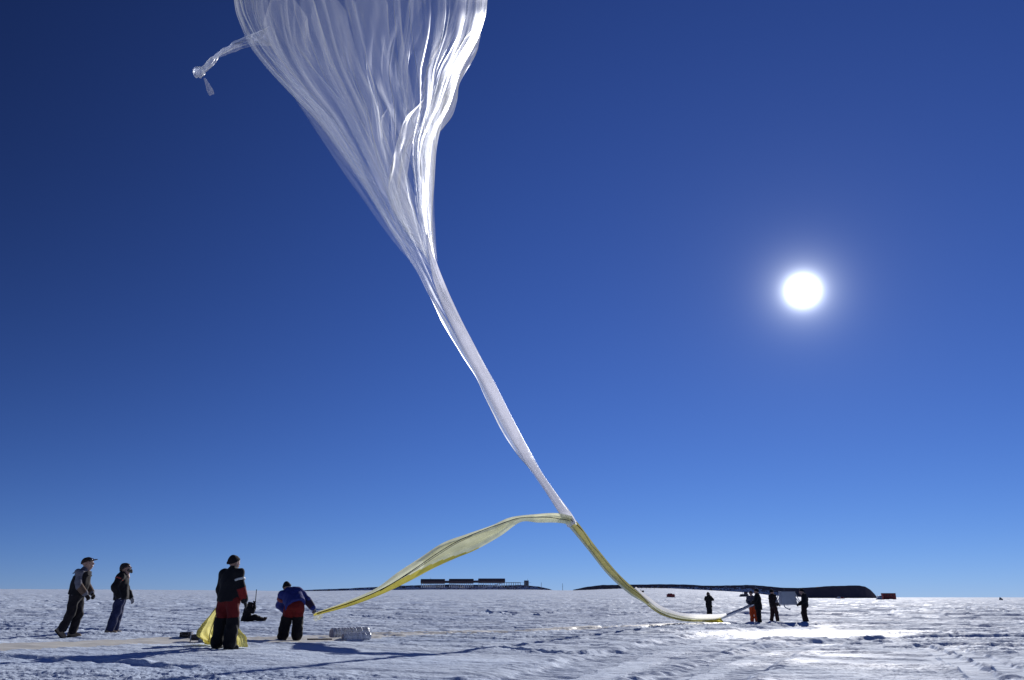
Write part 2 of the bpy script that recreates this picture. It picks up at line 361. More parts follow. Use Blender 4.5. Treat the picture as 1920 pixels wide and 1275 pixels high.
# ------------------------------------------------------------------ rocky ridges
def rock_material():
    m = bpy.data.materials.new('dark_nunatak_rock'); m.use_nodes = True
    nt = m.node_tree; N, L = nt.nodes, nt.links; b = N['Principled BSDF']; b.inputs['Roughness'].default_value = 0.9; b.inputs['Specular IOR Level'].default_value = 0.2
    g = N.new('ShaderNodeTexCoord'); uv = N.new('ShaderNodeUVMap'); uv.uv_map = 'uv'
    n1 = N.new('ShaderNodeTexNoise'); n1.inputs['Scale'].default_value = 0.05; n1.inputs['Detail'].default_value = 8; L.new(g.outputs['Object'], n1.inputs['Vector'])
    n2 = N.new('ShaderNodeTexNoise'); n2.inputs['Scale'].default_value = 0.16; n2.inputs['Detail'].default_value = 9; n2.inputs['Roughness'].default_value = 0.7; L.new(g.outputs['Object'], n2.inputs['Vector'])
    rk = N.new('ShaderNodeValToRGB'); rk.color_ramp.elements[0].color = (0.15, 0.105, 0.105, 1); rk.color_ramp.elements[1].color = (0.33, 0.24, 0.21, 1); L.new(n1.outputs['Fac'], rk.inputs['Fac'])
    sp = N.new('ShaderNodeSeparateXYZ'); L.new(uv.outputs[0], sp.inputs[0])
    th = N.new('ShaderNodeMath'); th.operation = 'SUBTRACT'; L.new(n2.outputs['Fac'], th.inputs[0]); L.new(sp.outputs['Y'], th.inputs[1])   # uv.y = share of bare rock
    st = N.new('ShaderNodeMapRange'); st.inputs['From Min'].default_value = -0.02; st.inputs['From Max'].default_value = 0.03; L.new(th.outputs[0], st.inputs['Value'])
    mx = N.new('ShaderNodeMix'); mx.data_type = 'RGBA'; L.new(st.outputs[0], mx.inputs['Factor']); L.new(rk.outputs['Color'], mx.inputs['A']); mx.inputs['B'].default_value = (0.82, 0.85, 0.9, 1)
    L.new(mx.outputs['Result'], b.inputs['Base Color'])
    bp = N.new('ShaderNodeBump'); bp.inputs['Distance'].default_value = 3.0; bp.inputs['Strength'].default_value = 0.8; L.new(n2.outputs['Fac'], bp.inputs['Height']); L.new(bp.outputs[0], b.inputs['Normal'])
    return m
ROCK = rock_material()
_gzc = {}
def gz_cache(hd, d):
    k = (round(float(hd[0]), 5), d)
    if k not in _gzc: _gzc[k] = gz(hd[0] * d, hd[1] * d)
    return _gzc[k]
def ridge(name, U, V, base_v, front, dtop, d1, bare_lo, bare_hi, seed):
    """a hill whose crest stands dtop metres out and runs along bearings U at crest rows V"""
    us = np.linspace(U[0], U[-1], 420); vs = np.interp(us, U, V); nr = 90
    verts, uvs, ups = [], [], []
    for k in range(nr):
        t = k / (nr - 1)
        for u, v in zip(us, vs):
            r = ray(u, v); hd = r[:2] / np.hypot(*r[:2]); el = r[2] / np.hypot(*r[:2])
            top = CAM_H + el * dtop; span = max(2.0, top - gz_cache(hd, dtop)); fw = span * front
            q = t / 0.7
            d = dtop - fw * (1 - q) if t < 0.7 else dtop + (d1 - dtop) * (t - 0.7) / 0.3
            x, y = hd * d
            verts.append((x, y, top)); uvs.append((u, d)); ups.append(q if t < 0.7 else 1 - 0.9 * (t - 0.7) / 0.3)
    ups = np.array(ups)
    verts = np.array(verts); uvs = np.array(uvs)
    g = ground_base(verts[:, 0], verts[:, 1]); d = uvs[:, 1]
    up = ups
    rough = perlin(verts[:, 0] * 0.02, verts[:, 1] * 0.02, seed) * 2.6 + perlin(verts[:, 0] * 0.07, verts[:, 1] * 0.07, seed + 1) * 1.4
    span = verts[:, 2] - g
    z = g - 3 + (span + 3) * up + rough * np.clip(span / 12, 0.1, 1) * np.where(np.abs(d - dtop) < 30, 0.35, 1.0) * np.clip(up * 3, 0, 1)
    verts[:, 2] = z
    lo_ = bare_lo if np.isscalar(bare_lo) else np.interp(uvs[:, 0], *bare_lo)
    hi_ = bare_hi if np.isscalar(bare_hi) else np.interp(uvs[:, 0], *bare_hi)
    share = lo_ + (hi_ - lo_) * sstep(0.35, 1.0, up)
    me = mesh_from(name, verts, grid_faces(nr, len(us))[:, ::-1], True, np.stack([uvs[:, 0], share], 1))
    o = obj(name, me, ROCK); o['kind'] = 'structure'; return o
ridge('rocky_ridge', [515, 540, 620, 700, 800, 860, 940, 985, 1010, 1030, 1040], [1109, 1107.5, 1104.5, 1100.5, 1096.5, 1096, 1097, 1097, 1099.5, 1104, 1108], None, 2.6, 1640, 1900, 0.42, 0.53, 21)
ridge('cliff_ridge', [1074, 1095, 1130, 1190, 1260, 1300, 1330, 1365, 1400, 1440, 1470, 1500, 1530, 1560, 1590, 1612, 1622, 1632, 1640, 1646],
      [1106, 1101, 1096.5, 1096, 1095, 1096.5, 1098.3, 1097.5, 1096.5, 1099, 1102, 1102.2, 1100, 1098.2, 1097.5, 1098, 1100, 1106, 1114, 1121.5], None, 1.6, 1960, 2500, ((1070, 1200, 1300, 1400, 1450, 1490, 1640), (0.62, 0.50, 0.42, 0.42, 0.46, 0.8, 0.85)), ((1070, 1200, 1400, 1460, 1500, 1640), (.72, .64, .60, .68, .84, .86)), 31)
#REST
# ------------------------------------------------------------------ the polar station on the ridge
STEEL = mat('weathered_steel', (0.16, 0.15, 0.16), 0.6, 0.4, 0.2, 3)
MAROON = mat('station_maroon_panel', (0.075, 0.045, 0.055), 0.55, 0.4, 0.15, 0.4)
PALE_PANEL = mat('station_pale_panel', (0.72, 0.72, 0.74), 0.5, 0.4, 0.06, 0.4)
DARK_GLASS = mat('station_window_glass', (0.02, 0.025, 0.03), 0.15, 0.5, 0.1, 2)
def prism_geo(profile, x0, x1):
    """profile of (y, z) points swept along x"""
    n = len(profile); V = [(x0, y, z) for y, z in profile] + [(x1, y, z) for y, z in profile]
    Fc = [(k, (k + 1) % n, n + (k + 1) % n, n + k) for k in range(n)] + [tuple(range(n))[::-1], tuple(range(n, 2 * n))]
    return V, Fc
def build_station():
    D = 1570.0; c = at(868, 1099.5, D)
    st = empty('polar_station', c, R_(2.5))
    tag(st, 'long polar station of three dark modules on stilts on the rocky ridge', 'building')
    px = D / F_PX / math.cos(PITCH) * 0.95
    leg_me = None
    mods = [(793, 836, 0.0), (843, 887, 0.4), (895, 943, 1.2)]
    for i, (u0, u1, dz) in enumerate(mods):
        x0, x1 = (u0 - 868) * px, (u1 - 868) * px; zb = 4.6 + dz
        hull = part('module', prism_geo([(-6, zb + 1.6), (-7.4, zb + 4.3), (-6.4, zb + 8.0), (6.4, zb + 8.0), (7.4, zb + 4.3), (6, zb + 1.6)], x0, x1), MAROON, st)
        part('roof', prism_geo([(-6.6, zb + 8.02), (-5.2, zb + 9.0), (5.2, zb + 9.0), (6.6, zb + 8.02)], x0 + .3, x1 - .3), MAROON if i < 2 else PALE_PANEL, hull)
        part('underfloor', box_geo((x0 + x1) / 2, 0, zb + 0.9, x1 - x0 - 1, 11, 1.3), STEEL, hull)
        for k in range(9):
            wx = x0 + (k + 0.7) * (x1 - x0) / 9.4
            part('window', box_geo(wx, -7.02, zb + 5.9, 1.5, 0.9, 1.2), DARK_GLASS, hull)
        for k in range(12):
            lx = x0 + 1.5 + k * (x1 - x0 - 3) / 11
            for ly in (-4.5, 4.5):
                wz = gz(c[0] + lx, c[1] + ly)
                if leg_me is None:
                    leg_me = mesh_from('leg', *join(tube_geo([(0, 0, -7), (0, 0, 0.6)], 0.55, 8), box_geo(0, 0, 0.4, 1.6, 1.6, 0.4))); leg_me.materials.append(PALE_PANEL)
                lg = obj('leg', leg_me, None, st); lg.location = (lx, ly, zb)
    for u0, u1, dz in ((836, 843, 0.2), (887, 895, 0.8)):
        x0, x1 = (u0 - 868) * px - .4, (u1 - 868) * px + .4
        ln = part('link_corridor', box_geo((x0 + x1) / 2, 0, 8.0 + dz, x1 - x0, 6, 4.2, .3), MAROON, st)
        part('pale_gable', box_geo((x0 + x1) / 2 + 1, -3.2, 10.0 + dz, (x1 - x0) * .7, 0.5, 1.0), PALE_PANEL, ln)
    dk = part('deck', box_geo((957 - 868) * px, 0, 7.2, 27 * px, 16, 0.8), STEEL, st)
    for k in range(7):
        part('deck_leg', tube_geo([((946 + k * 4 - 868) * px, -6, -6), ((946 + k * 4 - 868) * px, -6, 6.9)], 0.5, 8), STEEL, dk)
    wk = part('walkway', box_geo((980 - 868) * px, 0, 7.0, 20 * px, 1.2, 0.35), STEEL, st)
    stair = part('stair', tube_geo([((938 - 868) * px, -9, 6.2), ((893 - 868) * px, -30, -6.5)], 0.6, 6), PALE_PANEL, st)
    for a in np.linspace(0.05, 0.95, 9):
        p = np.array([(938 - 868) * px, -9, 6.2]) * (1 - a) + np.array([(893 - 868) * px, -30, -6.5]) * a
        part('stair_post', tube_geo([p, p + [0, 0, 1.5]], 0.15, 6), PALE_PANEL, stair)
build_station()
def hut(u, v, y, w, h, label, m, name='hut'):
    p = at(u, v, y); r = empty(name, p); tag(r, label, 'hut')
    part('wall', prism_geo([(-w * .4, -2), (-w * .4, h * .8), (0, h), (w * .4, h * .8), (w * .4, -2)], -w / 2, w / 2), m, r)
    part('door', box_geo(w * .1, -w * .4 - .03, h * .35, w * .22, .1, h * .7), DARK_GLASS, r)
    part('vent', tube_geo([(w * .25, 0, h * .8), (w * .25, 0, h * 1.35)], .18, 8), STEEL, r)
    return r
hut(987, 1097.5, 1560, 9, 9, 'small grey hut at the right end of the station walkway', STEEL)
def mast(u, v, y, h, label):
    p = at(u, v, y); r = empty('mast', p); tag(r, label, 'mast', 'thin masts beside the station')
    part('pole', tube_geo([(0, 0, -4), (0, 0, h)], np.array([.45, .25]), 8), STEEL, r)
    for k in range(3): part('crossbar', tube_geo([(-.9 + .2 * k, 0, h * (.6 + .18 * k)), (.9 - .2 * k, 0, h * (.6 + .18 * k))], .12, 6), STEEL, r)
mast(1015, 1103, 1500, 10.5, 'thin mast on the low dark rocks right of the station hut')
mast(1055, 1108, 1450, 13, 'lone thin mast standing on snow between the two rocky ridges')
mast(807, 1092, 1650, 9, 'short mast sticking up behind the leftmost station module')
for k, (u, nth) in enumerate(zip((1196, 1203, 1212, 1219, 1227), ('leftmost', 'second', 'middle', 'fourth', 'rightmost'))):
    p = at(u, 1108, 900); r = empty('marker_pole', p); tag(r, nth + ' slim flag pole of the row on snow below the cliff ridge, counted from left', 'pole', 'flag poles on the far snow')
    part('pole', tube_geo([(0, 0, -2), (0.1 * (k - 2), 0, 3.6)], .10, 6), STEEL, r)
    part('flag', box_geo(.35 + 0.1 * (k - 2), 0, 3.2, .6, .04, .5), MAROON, r)

# ------------------------------------------------------------------ far vehicles and sledges
RED_PAINT = mat('faded_red_paint', (0.30, 0.035, 0.03), 0.55, 0.4, 0.2, 2)
BLACK_RUB = mat('black_rubber', (0.012, 0.012, 0.013), 0.75, 0.3, 0.2, 6)
def tracked_base(root, L, W, h, z0=0.0):
    for sy in (-1, 1):
        prof = []
        n = 8
        for k in range(n + 1):
            a = math.pi / 2 + math.pi * k / n; prof.append((-L / 2 + h / 2 + math.cos(a) * h / 2, z0 + h / 2 + math.sin(a) * h / 2))
        for k in range(n + 1):
            a = -math.pi / 2 + math.pi * k / n; prof.append((L / 2 - h / 2 + math.cos(a) * h / 2, z0 + h / 2 + math.sin(a) * h / 2))
        V = [(x, sy * W / 2 - .3, z) for x, z in prof] + [(x, sy * W / 2 + .3, z) for x, z in prof]; m = len(prof)
        Fc = [(k, (k + 1) % m, m + (k + 1) % m, m + k) for k in range(m)] + [tuple(range(m))[::-1], tuple(range(m, 2 * m))]
        t = part('track', (V, Fc), BLACK_RUB, root)
        for k in range(5):
            x = -L / 2 + h / 2 + k * (L - h) / 4
            part('wheel', tube_geo([(x, sy * (W / 2 + .32), z0 + h / 2), (x, sy * (W / 2 + .4), z0 + h / 2)], h * .36, 12), STEEL, t)
def ground_y(u, y, dz=0.0):
    r = ray(u, 1118); x = r[0] / r[1] * y; return np.array([x, y, gz(x, y) + dz])
def ground_v(u, v): return ground_at(u, v)
p = ground_y(1662, 420); tr = empty('cargo_caboose', p, R_(4))
tag(tr, 'long red cabin towed by a pale tractor on the far snow right of the cliff', 'vehicle')
cab = part('cabin', box_geo(1.2, 0, 2.0, 6.6, 2.6, 2.9, .12), RED_PAINT, tr)
part('cabin_roof', box_geo(1.2, 0, 3.5, 6.7, 2.7, .14), MAROON, cab)
for k in range(3): part('cabin_window', box_geo(-.8 + k * 1.8, -1.32, 2.4, .7, .06, .6), DARK_GLASS, cab)
part('sled_runner', box_geo(1.2, -.9, .3, 6.8, .2, .35, .05), STEEL, tr); part('sled_runner', box_geo(1.2, .9, .3, 6.8, .2, .35, .05), STEEL, tr)
part('bumper', box_geo(1.2, 0, .48, 6.4, 2.2, .14), STEEL, tr)
tc_ = part('tractor_cab', box_geo(-3.6, 0, 1.5, 1.5, 1.9, 1.5, .15), PALE_PANEL, tr); part('cab_window', box_geo(-3.6, -.97, 1.8, 1.0, .06, .6), DARK_GLASS, tc_)
part('bonnet', box_geo(-4.7, 0, 1.05, 1.0, 1.6, .8, .12), PALE_PANEL, tr); part('tow_bar', tube_geo([(-3, 0, .6), (-2, 0, .5)], .06, 6), STEEL, tr)
tracked_base(empty_t := part('chassis', box_geo(-4.0, 0, .75, 2.4, 1.4, .3), STEEL, tr), 2.6, 1.9, .8)
for ch in empty_t.children: ch.location = (-4.0, 0, 0)
part('exhaust', tube_geo([(-4.6, .5, 1.4), (-4.6, .5, 2.7)], .07, 8), STEEL, tr)

p = ground_v(1258, 1122.4); sd = empty('cargo_sled', p, R_(6)); tag(sd, 'small red covered sled on the snow left of the lone far figure', 'sled')
k_ = p[1] / 150.0
part('load', box_geo(0, 0, .55 * k_, 1.4 * k_, .8 * k_, .5 * k_, .1 * k_), RED_PAINT, sd)
part('load_cover', box_geo(-.1 * k_, 0, .82 * k_, .8 * k_, .6 * k_, .2 * k_, .08 * k_), MAROON, sd)
for sy in (-1, 1): part('runner', tube_geo([(-.85 * k_, sy * .3 * k_, .3 * k_), (-.6 * k_, sy * .3 * k_, .1 * k_), (.8 * k_, sy * .3 * k_, .08 * k_)], .05 * k_, 6), STEEL, sd)
part('deck', box_geo(0, 0, .26 * k_, 1.5 * k_, .8 * k_, .08 * k_), STEEL, sd)

p = ground_v(1397, 1120.8); k_ = p[1] / F_PX * 1.0; dz_ = empty('tracked_tractor', p, R_(-8)); tag(dz_, 'dark tracked tractor with raised cab parked below the cliff, left of the crew pair', 'vehicle')
W_ = 17 * k_
part('body', box_geo(-.05 * W_, 0, .27 * W_, .8 * W_, .5 * W_, .2 * W_, .02 * W_), STEEL, dz_)
cb = part('cab', prism_geo([(-.22 * W_, .36 * W_), (-.18 * W_, .62 * W_), (.18 * W_, .62 * W_), (.22 * W_, .36 * W_)], -.05 * W_, .28 * W_), MAROON, dz_)
part('windscreen', box_geo(-.06 * W_, 0, .5 * W_, .02 * W_, .3 * W_, .14 * W_), DARK_GLASS, cb)
part('blade', box_geo(-.5 * W_, 0, .16 * W_, .05 * W_, .6 * W_, .2 * W_, .01 * W_), STEEL, dz_)
part('exhaust', tube_geo([(-.2 * W_, .1 * W_, .36 * W_), (-.2 * W_, .1 * W_, .55 * W_)], .015 * W_, 8), STEEL, dz_)
tracked_base(part('undercarriage', box_geo(0, 0, .14 * W_, .7 * W_, .3 * W_, .08 * W_), STEEL, dz_), .9 * W_, .5 * W_, .24 * W_)

p = ground_y(1575, 700); k_ = 700 / F_PX; sm = empty('supply_sled', p); tag(sm, 'tiny pale-topped supply sled in front of the dark cliff face', 'sled')
part('deck', box_geo(0, 0, .6, 14 * k_, 3, .3), STEEL, sm); part('crate', box_geo(-2.4 * k_, 0, .75 + 1.3 * k_, 4 * k_, 2, 2.6 * k_, .1), PALE_PANEL, sm); part('crate', box_geo(3.4 * k_, 0, .75 + 1.0 * k_, 5 * k_, 2, 2.0 * k_, .1), RED_PAINT, sm)
for sy in (-1, 1): part('runner', tube_geo([(-8 * k_, sy, 1.0), (-6.6 * k_, sy, .3), (7 * k_, sy, .25)], .12, 6), STEEL, sm)
p = ground_y(1874, 330); k_ = 330 / F_PX; an = empty('tilted_sign', p, R_(10)); tag(an, 'small dark tilted sheet on a post, alone on the far right snow', 'sign')
tb = part('board', box_geo(0, 0, 3.6 * k_, 7 * k_, .12, 5.0 * k_, .03), STEEL, an); tb.rotation_euler = (0, R_(32), 0)
part('post', tube_geo([(-.3, .1, -.3), (.1, .1, 2.6 * k_)], .07, 8), STEEL, an)
part('stay', tube_geo([(1.0, .1, -.2), (.2, .1, 2.4 * k_)], .04, 6), STEEL, an)
p = ground_v(1204, 1112.5); k_ = p[1] / F_PX; bx = empty('snow_scooter', p, R_(15)); tag(bx, 'tiny dark snow scooter far off, just right of the yellow band', 'vehicle')
part('body', prism_geo([(-2 * k_, 1 * k_), (-1.5 * k_, 4 * k_), (1.5 * k_, 4 * k_), (2 * k_, 1 * k_)], -4 * k_, 3 * k_), BLACK_RUB, bx)
part('seat', box_geo(1.5 * k_, 0, 4.2 * k_, 4 * k_, 2 * k_, 1.2 * k_, .2 * k_), BLACK_RUB, bx); part('windshield', box_geo(-2.5 * k_, 0, 5 * k_, .3 * k_, 2.4 * k_, 2.4 * k_), DARK_GLASS, bx)
for sy in (-1, 1): part('ski', tube_geo([(-6 * k_, sy * 1.6 * k_, 1.2 * k_), (-5 * k_, sy * 1.6 * k_, .3 * k_), (-2 * k_, sy * 1.6 * k_, .3 * k_)], .3 * k_, 6), STEEL, bx)

# ================================================================== THE BALLOON
FILM = film_mat('clear_polyethylene_film', (0.92, 0.95, 1.0), 0.062, 0.68, 0.6, 0.55, (6, 0.6), 0.05, 2.4, fwd=0.5, detail=2.5)
FILM_FOLD = film_mat('folded_polyethylene_film', (0.94, 0.96, 1.0), 0.11, 0.70, 0.6, 0.5, (5, 1.2), 0.05, 1.8, fwd=0.4)
FILM_BRIGHT = film_mat('many_layered_polyethylene_film', (0.93, 0.94, 0.96), 0.72, 0.98, 0.75, 0.35, (6, 1.2), 0.05, 1.6, fwd=0.65)
FILM_DENSE = mat('gathered_polyethylene_film', (0.78, 0.78, 0.86), 0.35, 0.4, 0.05, 3, transl=0.6)
FILM_TUBE = film_mat('limp_inflation_tube_film', (0.92, 0.95, 1.0), 0.26, 0.92, 0.6, 0.5, (4, 3), 0.12, 1.6, fwd=0.6, detail=2)
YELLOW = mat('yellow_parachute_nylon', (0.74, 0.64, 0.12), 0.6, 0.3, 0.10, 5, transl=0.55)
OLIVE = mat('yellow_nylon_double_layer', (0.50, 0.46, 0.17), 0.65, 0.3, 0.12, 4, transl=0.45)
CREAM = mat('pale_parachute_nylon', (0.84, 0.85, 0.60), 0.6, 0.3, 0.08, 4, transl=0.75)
CORD = mat('dark_cord', (0.02, 0.02, 0.025), 0.8, 0.2)
YB = np.array([(-450, 14.4), (-200, 14.8), (0, 15.3), (200, 16.0), (400, 17.0), (540, 18.2), (690, 20.5), (860, 23.4), (965, 26.95)])
def ydepth(v): return np.interp(v, YB[:, 0], YB[:, 1])
JUNCTION = at(1066, 972, 26.95)
balloon = empty('research_balloon', JUNCTION)
tag(balloon, 'huge clear plastic balloon tapering down to a long white film neck', 'balloon')
def bpart(name, me, m, parent=balloon):
    """mesh in world coordinates hung under the balloon's empty"""
    o = obj(name, me, m, parent); off = Vector(tuple(map(float, balloon.location)))
    o.matrix_parent_inverse = Matrix.Translation(-off) if parent is balloon else Matrix.Identity(4)
    return o
LEV = [  # row, left edge, right edge
    (-430, 640, 690), (-418, 580, 745), (-385, 520, 815), (-330, 470, 868), (-250, 440, 902), (-150, 432, 918), (-60, 440, 921), (0, 449, 915), (24, 452, 914), (63, 466, 903), (94, 480, 888), (130, 507, 868), (166, 538, 858), (200, 571, 848),
    (228, 597, 832), (262, 622, 815), (300, 648, 808), (340, 676, 807), (380, 700, 806), (428, 728, 808), (468, 755, 812), (516, 786, 824), (545, 800, 835), (583, 822, 853),
    (628, 848, 877), (713, 899, 926), (768, 928, 953), (828, 961, 984), (886, 997, 1016), (931, 1029, 1047), (966, 1052, 1071), (984, 1064, 1083)]
lev = np.array(LEV, float); NT, NA = 320, 1000
lv = np.interp(np.linspace(0, 1, NT), np.linspace(0, 1, 500), np.sort(np.r_[np.linspace(-430, -330, 120), np.linspace(-329, 560, 250), np.linspace(562, 984, 130)]))
def smooth_interp(x, X, Y):
    q = np.interp(x, X, Y); k = np.array([1, 2, 3, 2, 1.]) / 9
    qq = np.convolve(np.pad(q, 2, mode='edge'), k, 'valid'); return qq
left = smooth_interp(lv, lev[:, 0], lev[:, 1]); right = smooth_interp(lv, lev[:, 0], lev[:, 2])
th = np.linspace(0, 2 * math.pi, NA, endpoint=False)
verts = np.zeros((NT, NA, 3)); uvs = np.zeros((NT, NA, 2))
ct, stn = np.cos(th), np.sin(th)
for j in range(NT):
    v = lv[j]; Y = ydepth(v); A = at(left[j], v, Y); B = at(right[j], v, Y); C = (A + B) / 2; hw = np.linalg.norm(B - A) / 2
    g = float(sstep(-60, 500, v))                    # how gathered the film is at this level
    dep = hw * (0.92 - 0.25 * g - 0.20 * sstep(530, 640, v))
    fr = ray((left[j] + right[j]) / 2, v); fr = fr / np.linalg.norm(fr); fr[0] = 0; fr /= np.linalg.norm(fr)
    dx = np.array([1., 0, 0])
    tw = th + 0.25 * np.sin(th + 1.0) + v * 0.0007     # film gathers more densely on one side
    k1 = 1 - np.abs(perlin(ct * 2.6 + 9, stn * 2.6 + v * 0.0012, 41)) * 2.2
    k2 = 1 - np.abs(perlin(ct * 5 + 2, stn * 5 + v * 0.0018, 42)) * 2.2
    k3 = perlin(ct * 11, stn * 11 + v * 0.002, 43)
    k4 = perlin(ct * 40, stn * 40 + v * 0.004, 44) * (1 - sstep(450, 560, v))
    tight = float(sstep(530, 640, v)); amp = (0.02 + 0.40 * g) * (1 - 0.8 * tight)
    rr = 1 - amp * (0.45 * np.clip(k1, 0, 1) ** 1.5 + 0.38 * np.clip(k2, 0, 1) ** 2 + 0.09 * (k3 + 0.2) + 0.02 * k4)
    rr = np.clip(rr, 0.12, 1.0)
    sh = (0.06 + 0.34 * g) * perlin(ct * 4.2 + 5, stn * 4.2 + v * 0.0015, 45) + (0.002 + 0.014 * g) * perlin(ct * 18 + 5, stn * 18 + v * 0.002, 46)
    ta = th + sh * (1 - 0.9 * tight)
    P = C[None] + hw * (rr * np.cos(ta))[:, None] * dx + dep * (rr * np.sin(ta))[:, None] * fr
    P[:, 2] += 0.05 * g * (1 - tight) * perlin(ct * 9, stn * 9 + v * .01, 47)
    verts[j] = P; uvs[j, :, 0] = th / (2 * math.pi); uvs[j, :, 1] = v / 200.0
env = bpart('envelope', mesh_from('envelope', verts.reshape(-1, 3), grid_faces(NT, NA, True), True, uvs.reshape(-1, 2)), FILM)

def sheet(pts, n=120, m=14, curl=0.9, seed=0, wob=0.05, fold=1.0, taper=False, twist=0.0):
    """a strip of film: rows of (u, v, y, half width in px); curl bends it across like a half-open tube"""
    S = catmull(pts, n); V = []; U = []
    W3 = np.array([at(a[0], a[1], a[2]) for a in S]); T = np.gradient(W3, axis=0); T /= np.linalg.norm(T, axis=1)[:, None]
    for i in range(n):
        view = W3[i] - np.array([0, 0, CAM_H]); dist = np.linalg.norm(view); view = view / dist
        side = np.cross(T[i], view); side /= np.linalg.norm(side) + 1e-9; nrm_ = np.cross(side, T[i])
        if twist: f_ = twist * i / n; side, nrm_ = side * math.cos(f_) + nrm_ * math.sin(f_), nrm_ * math.cos(f_) - side * math.sin(f_)
        hw = S[i][3] * dist / F_PX * (float(np.clip(min(i, n - 1 - i) / (0.12 * n), 0.04, 1)) if taper else 1.0)
        for j in range(m):
            q = -1 + 2 * j / (m - 1)
            w = hw * (math.sin(q * curl * math.pi / 2) / max(math.sin(curl * math.pi / 2), .2))
            dpt = hw * fold * (math.cos(q * curl * math.pi / 2) - 0.5) * 0.7
            dpt += hw * wob * 8 * float(perlin(q * 1.7 + seed, i * 0.05 + seed * 3.1, 51)); w += hw * wob * 3 * float(perlin(q * 1.3 + 7 + seed, i * 0.06, 52))
            V.append(W3[i] + side * w + nrm_ * dpt); U.append((j / (m - 1), i / n * 4))
    return mesh_from('sheet', V, grid_faces(n, m), True, U)
def yb(v, off): return ydepth(v) + off
FOLDS = [
    # u, v, depth offset from the axis, half width
    ([(908, 22, .2, 7), (893, 60, .2, 11), (868, 98, .1, 13), (842, 145, 0, 14), (822, 200, -.2, 13), (810, 270, -.3, 10), (805, 350, -.3, 8), (806, 430, -.2, 6), (818, 500, 0, 4)], 0.8),
    ([(838, 120, .3, 6), (824, 180, .2, 11), (806, 250, .1, 13), (800, 330, 0, 11), (802, 410, 0, 8), (814, 480, 0, 5)], 0.8),
    ([(690, -60, -2.0, 30), (700, 40, -2.0, 26), (716, 110, -1.7, 24), (742, 190, -1.2, 20), (768, 260, -.8, 16), (790, 330, -.5, 13), (803, 410, -.3, 9), (820, 490, 0, 6)], 0.7),
    ([(739, 188, .5, 5), (724, 220, .5, 7), (722, 270, .5, 7), (729, 330, .4, 9), (745, 390, .3, 10), (775, 440, .1, 9), (806, 490, 0, 7)], 0.9),
    ([(795, 185, .9, 6), (772, 230, .9, 13), (754, 290, .8, 14), (746, 350, .6, 16), (760, 400, .4, 17), (786, 450, .2, 10), (806, 492, 0, 4)], 0.7),
    ([(520, -40, -1.5, 40), (545, 80, -1.6, 34), (600, 190, -1.4, 30), (668, 290, -1.0, 26), (725, 380, -.6, 20), (775, 460, -.2, 12), (808, 520, 0, 8)], 0.5),
    ([(600, -40, 1.6, 34), (630, 80, 1.5, 28), (676, 190, 1.2, 24), (715, 290, .8, 18), (752, 380, .5, 14), (800, 480, 0, 8)], 0.5),
    ([(560, -60, .8, 14), (596, 80, .8, 13), (650, 200, .6, 12), (706, 310, .3, 12), (760, 410, .1, 10), (812, 505, 0, 6)], 0.9),
    ([(775, -60, -1.8, 12), (782, 60, -1.5, 10), (793, 140, -1.2, 9), (802, 220, -.9, 9), (806, 300, -.6, 8), (808, 400, -.3, 6), (820, 490, 0, 4)], 0.9),
    ([(836, -60, -1.4, 8), (826, 40, -1.2, 8), (815, 120, -.9, 9), (809, 200, -.7, 9), (806, 290, -.4, 7), (808, 400, -.2, 5)], 0.9),
    ([(700, 150, .2, 5), (705, 230, .2, 8), (716, 300, .2, 9), (738, 370, .1, 10), (772, 440, 0, 8), (810, 510, 0, 5)], 0.9),
    ([(640, -60, -.8, 9), (668, 50, -.9, 8), (690, 150, -.8, 8), (728, 260, -.6, 8), (770, 370, -.3, 8), (812, 480, 0, 6)], 0.9),
    ([(742, -60, .6, 7), (748, 60, .5, 6), (766, 170, .4, 7), (785, 270, .2, 7), (799, 370, .1, 6), (816, 480, 0, 4)], 0.9),
    ([(488, -40, -.6, 16), (500, 60, -.6, 14), (548, 150, -.5, 12), (622, 270, -.3, 11), (700, 385, -.1, 9), (790, 515, 0, 6)], 0.6),
    ([(806, 262, .6, 5), (836, 222, .7, 7), (849, 190, .8, 8), (856, 150, .8, 7), (880, 110, .7, 7), (902, 64, .4, 5)], 0.7)]
for k, (pts, curl) in enumerate(FOLDS):
    me = sheet([(u, v, yb(v, o), w) for u, v, o, w in pts], 110, 12, curl, k * 1.7, 0.05, taper=True); me.name = 'film_fold'
    bpart('film_fold', me, FILM_BRIGHT if k in (0, 1, 4, 14) else FILM_FOLD)
# fine creases of film inside and on the skin
for k in range(16):
    a = random.random() * 2 * math.pi; v0 = random.uniform(-120, 200); v1 = random.uniform(max(v0 + 120, 260), 470); pts = []
    ph = random.uniform(-.2, .2)
    for t in np.linspace(0, 1, 6):
        v = v0 + (v1 - v0) * t; lf = np.interp(v, lev[:, 0], lev[:, 1]); rg = np.interp(v, lev[:, 0], lev[:, 2])
        aa = a + ph * math.sin(3 * t)
        pts.append(((lf + rg) / 2 + (rg - lf) / 2 * 0.86 * math.cos(aa), v, ydepth(v) + (rg - lf) / 2 * .012 * 0.7 * math.sin(aa), (0.8 + 3.2 * math.sin(math.pi * min(1, t * .9 + .05))) * random.uniform(.6, 1.2)))
    me = sheet(pts, 50, 5, 0.9, k * .77, 0.03); me.name = 'film_crease'; bpart('film_crease', me, FILM_FOLD)
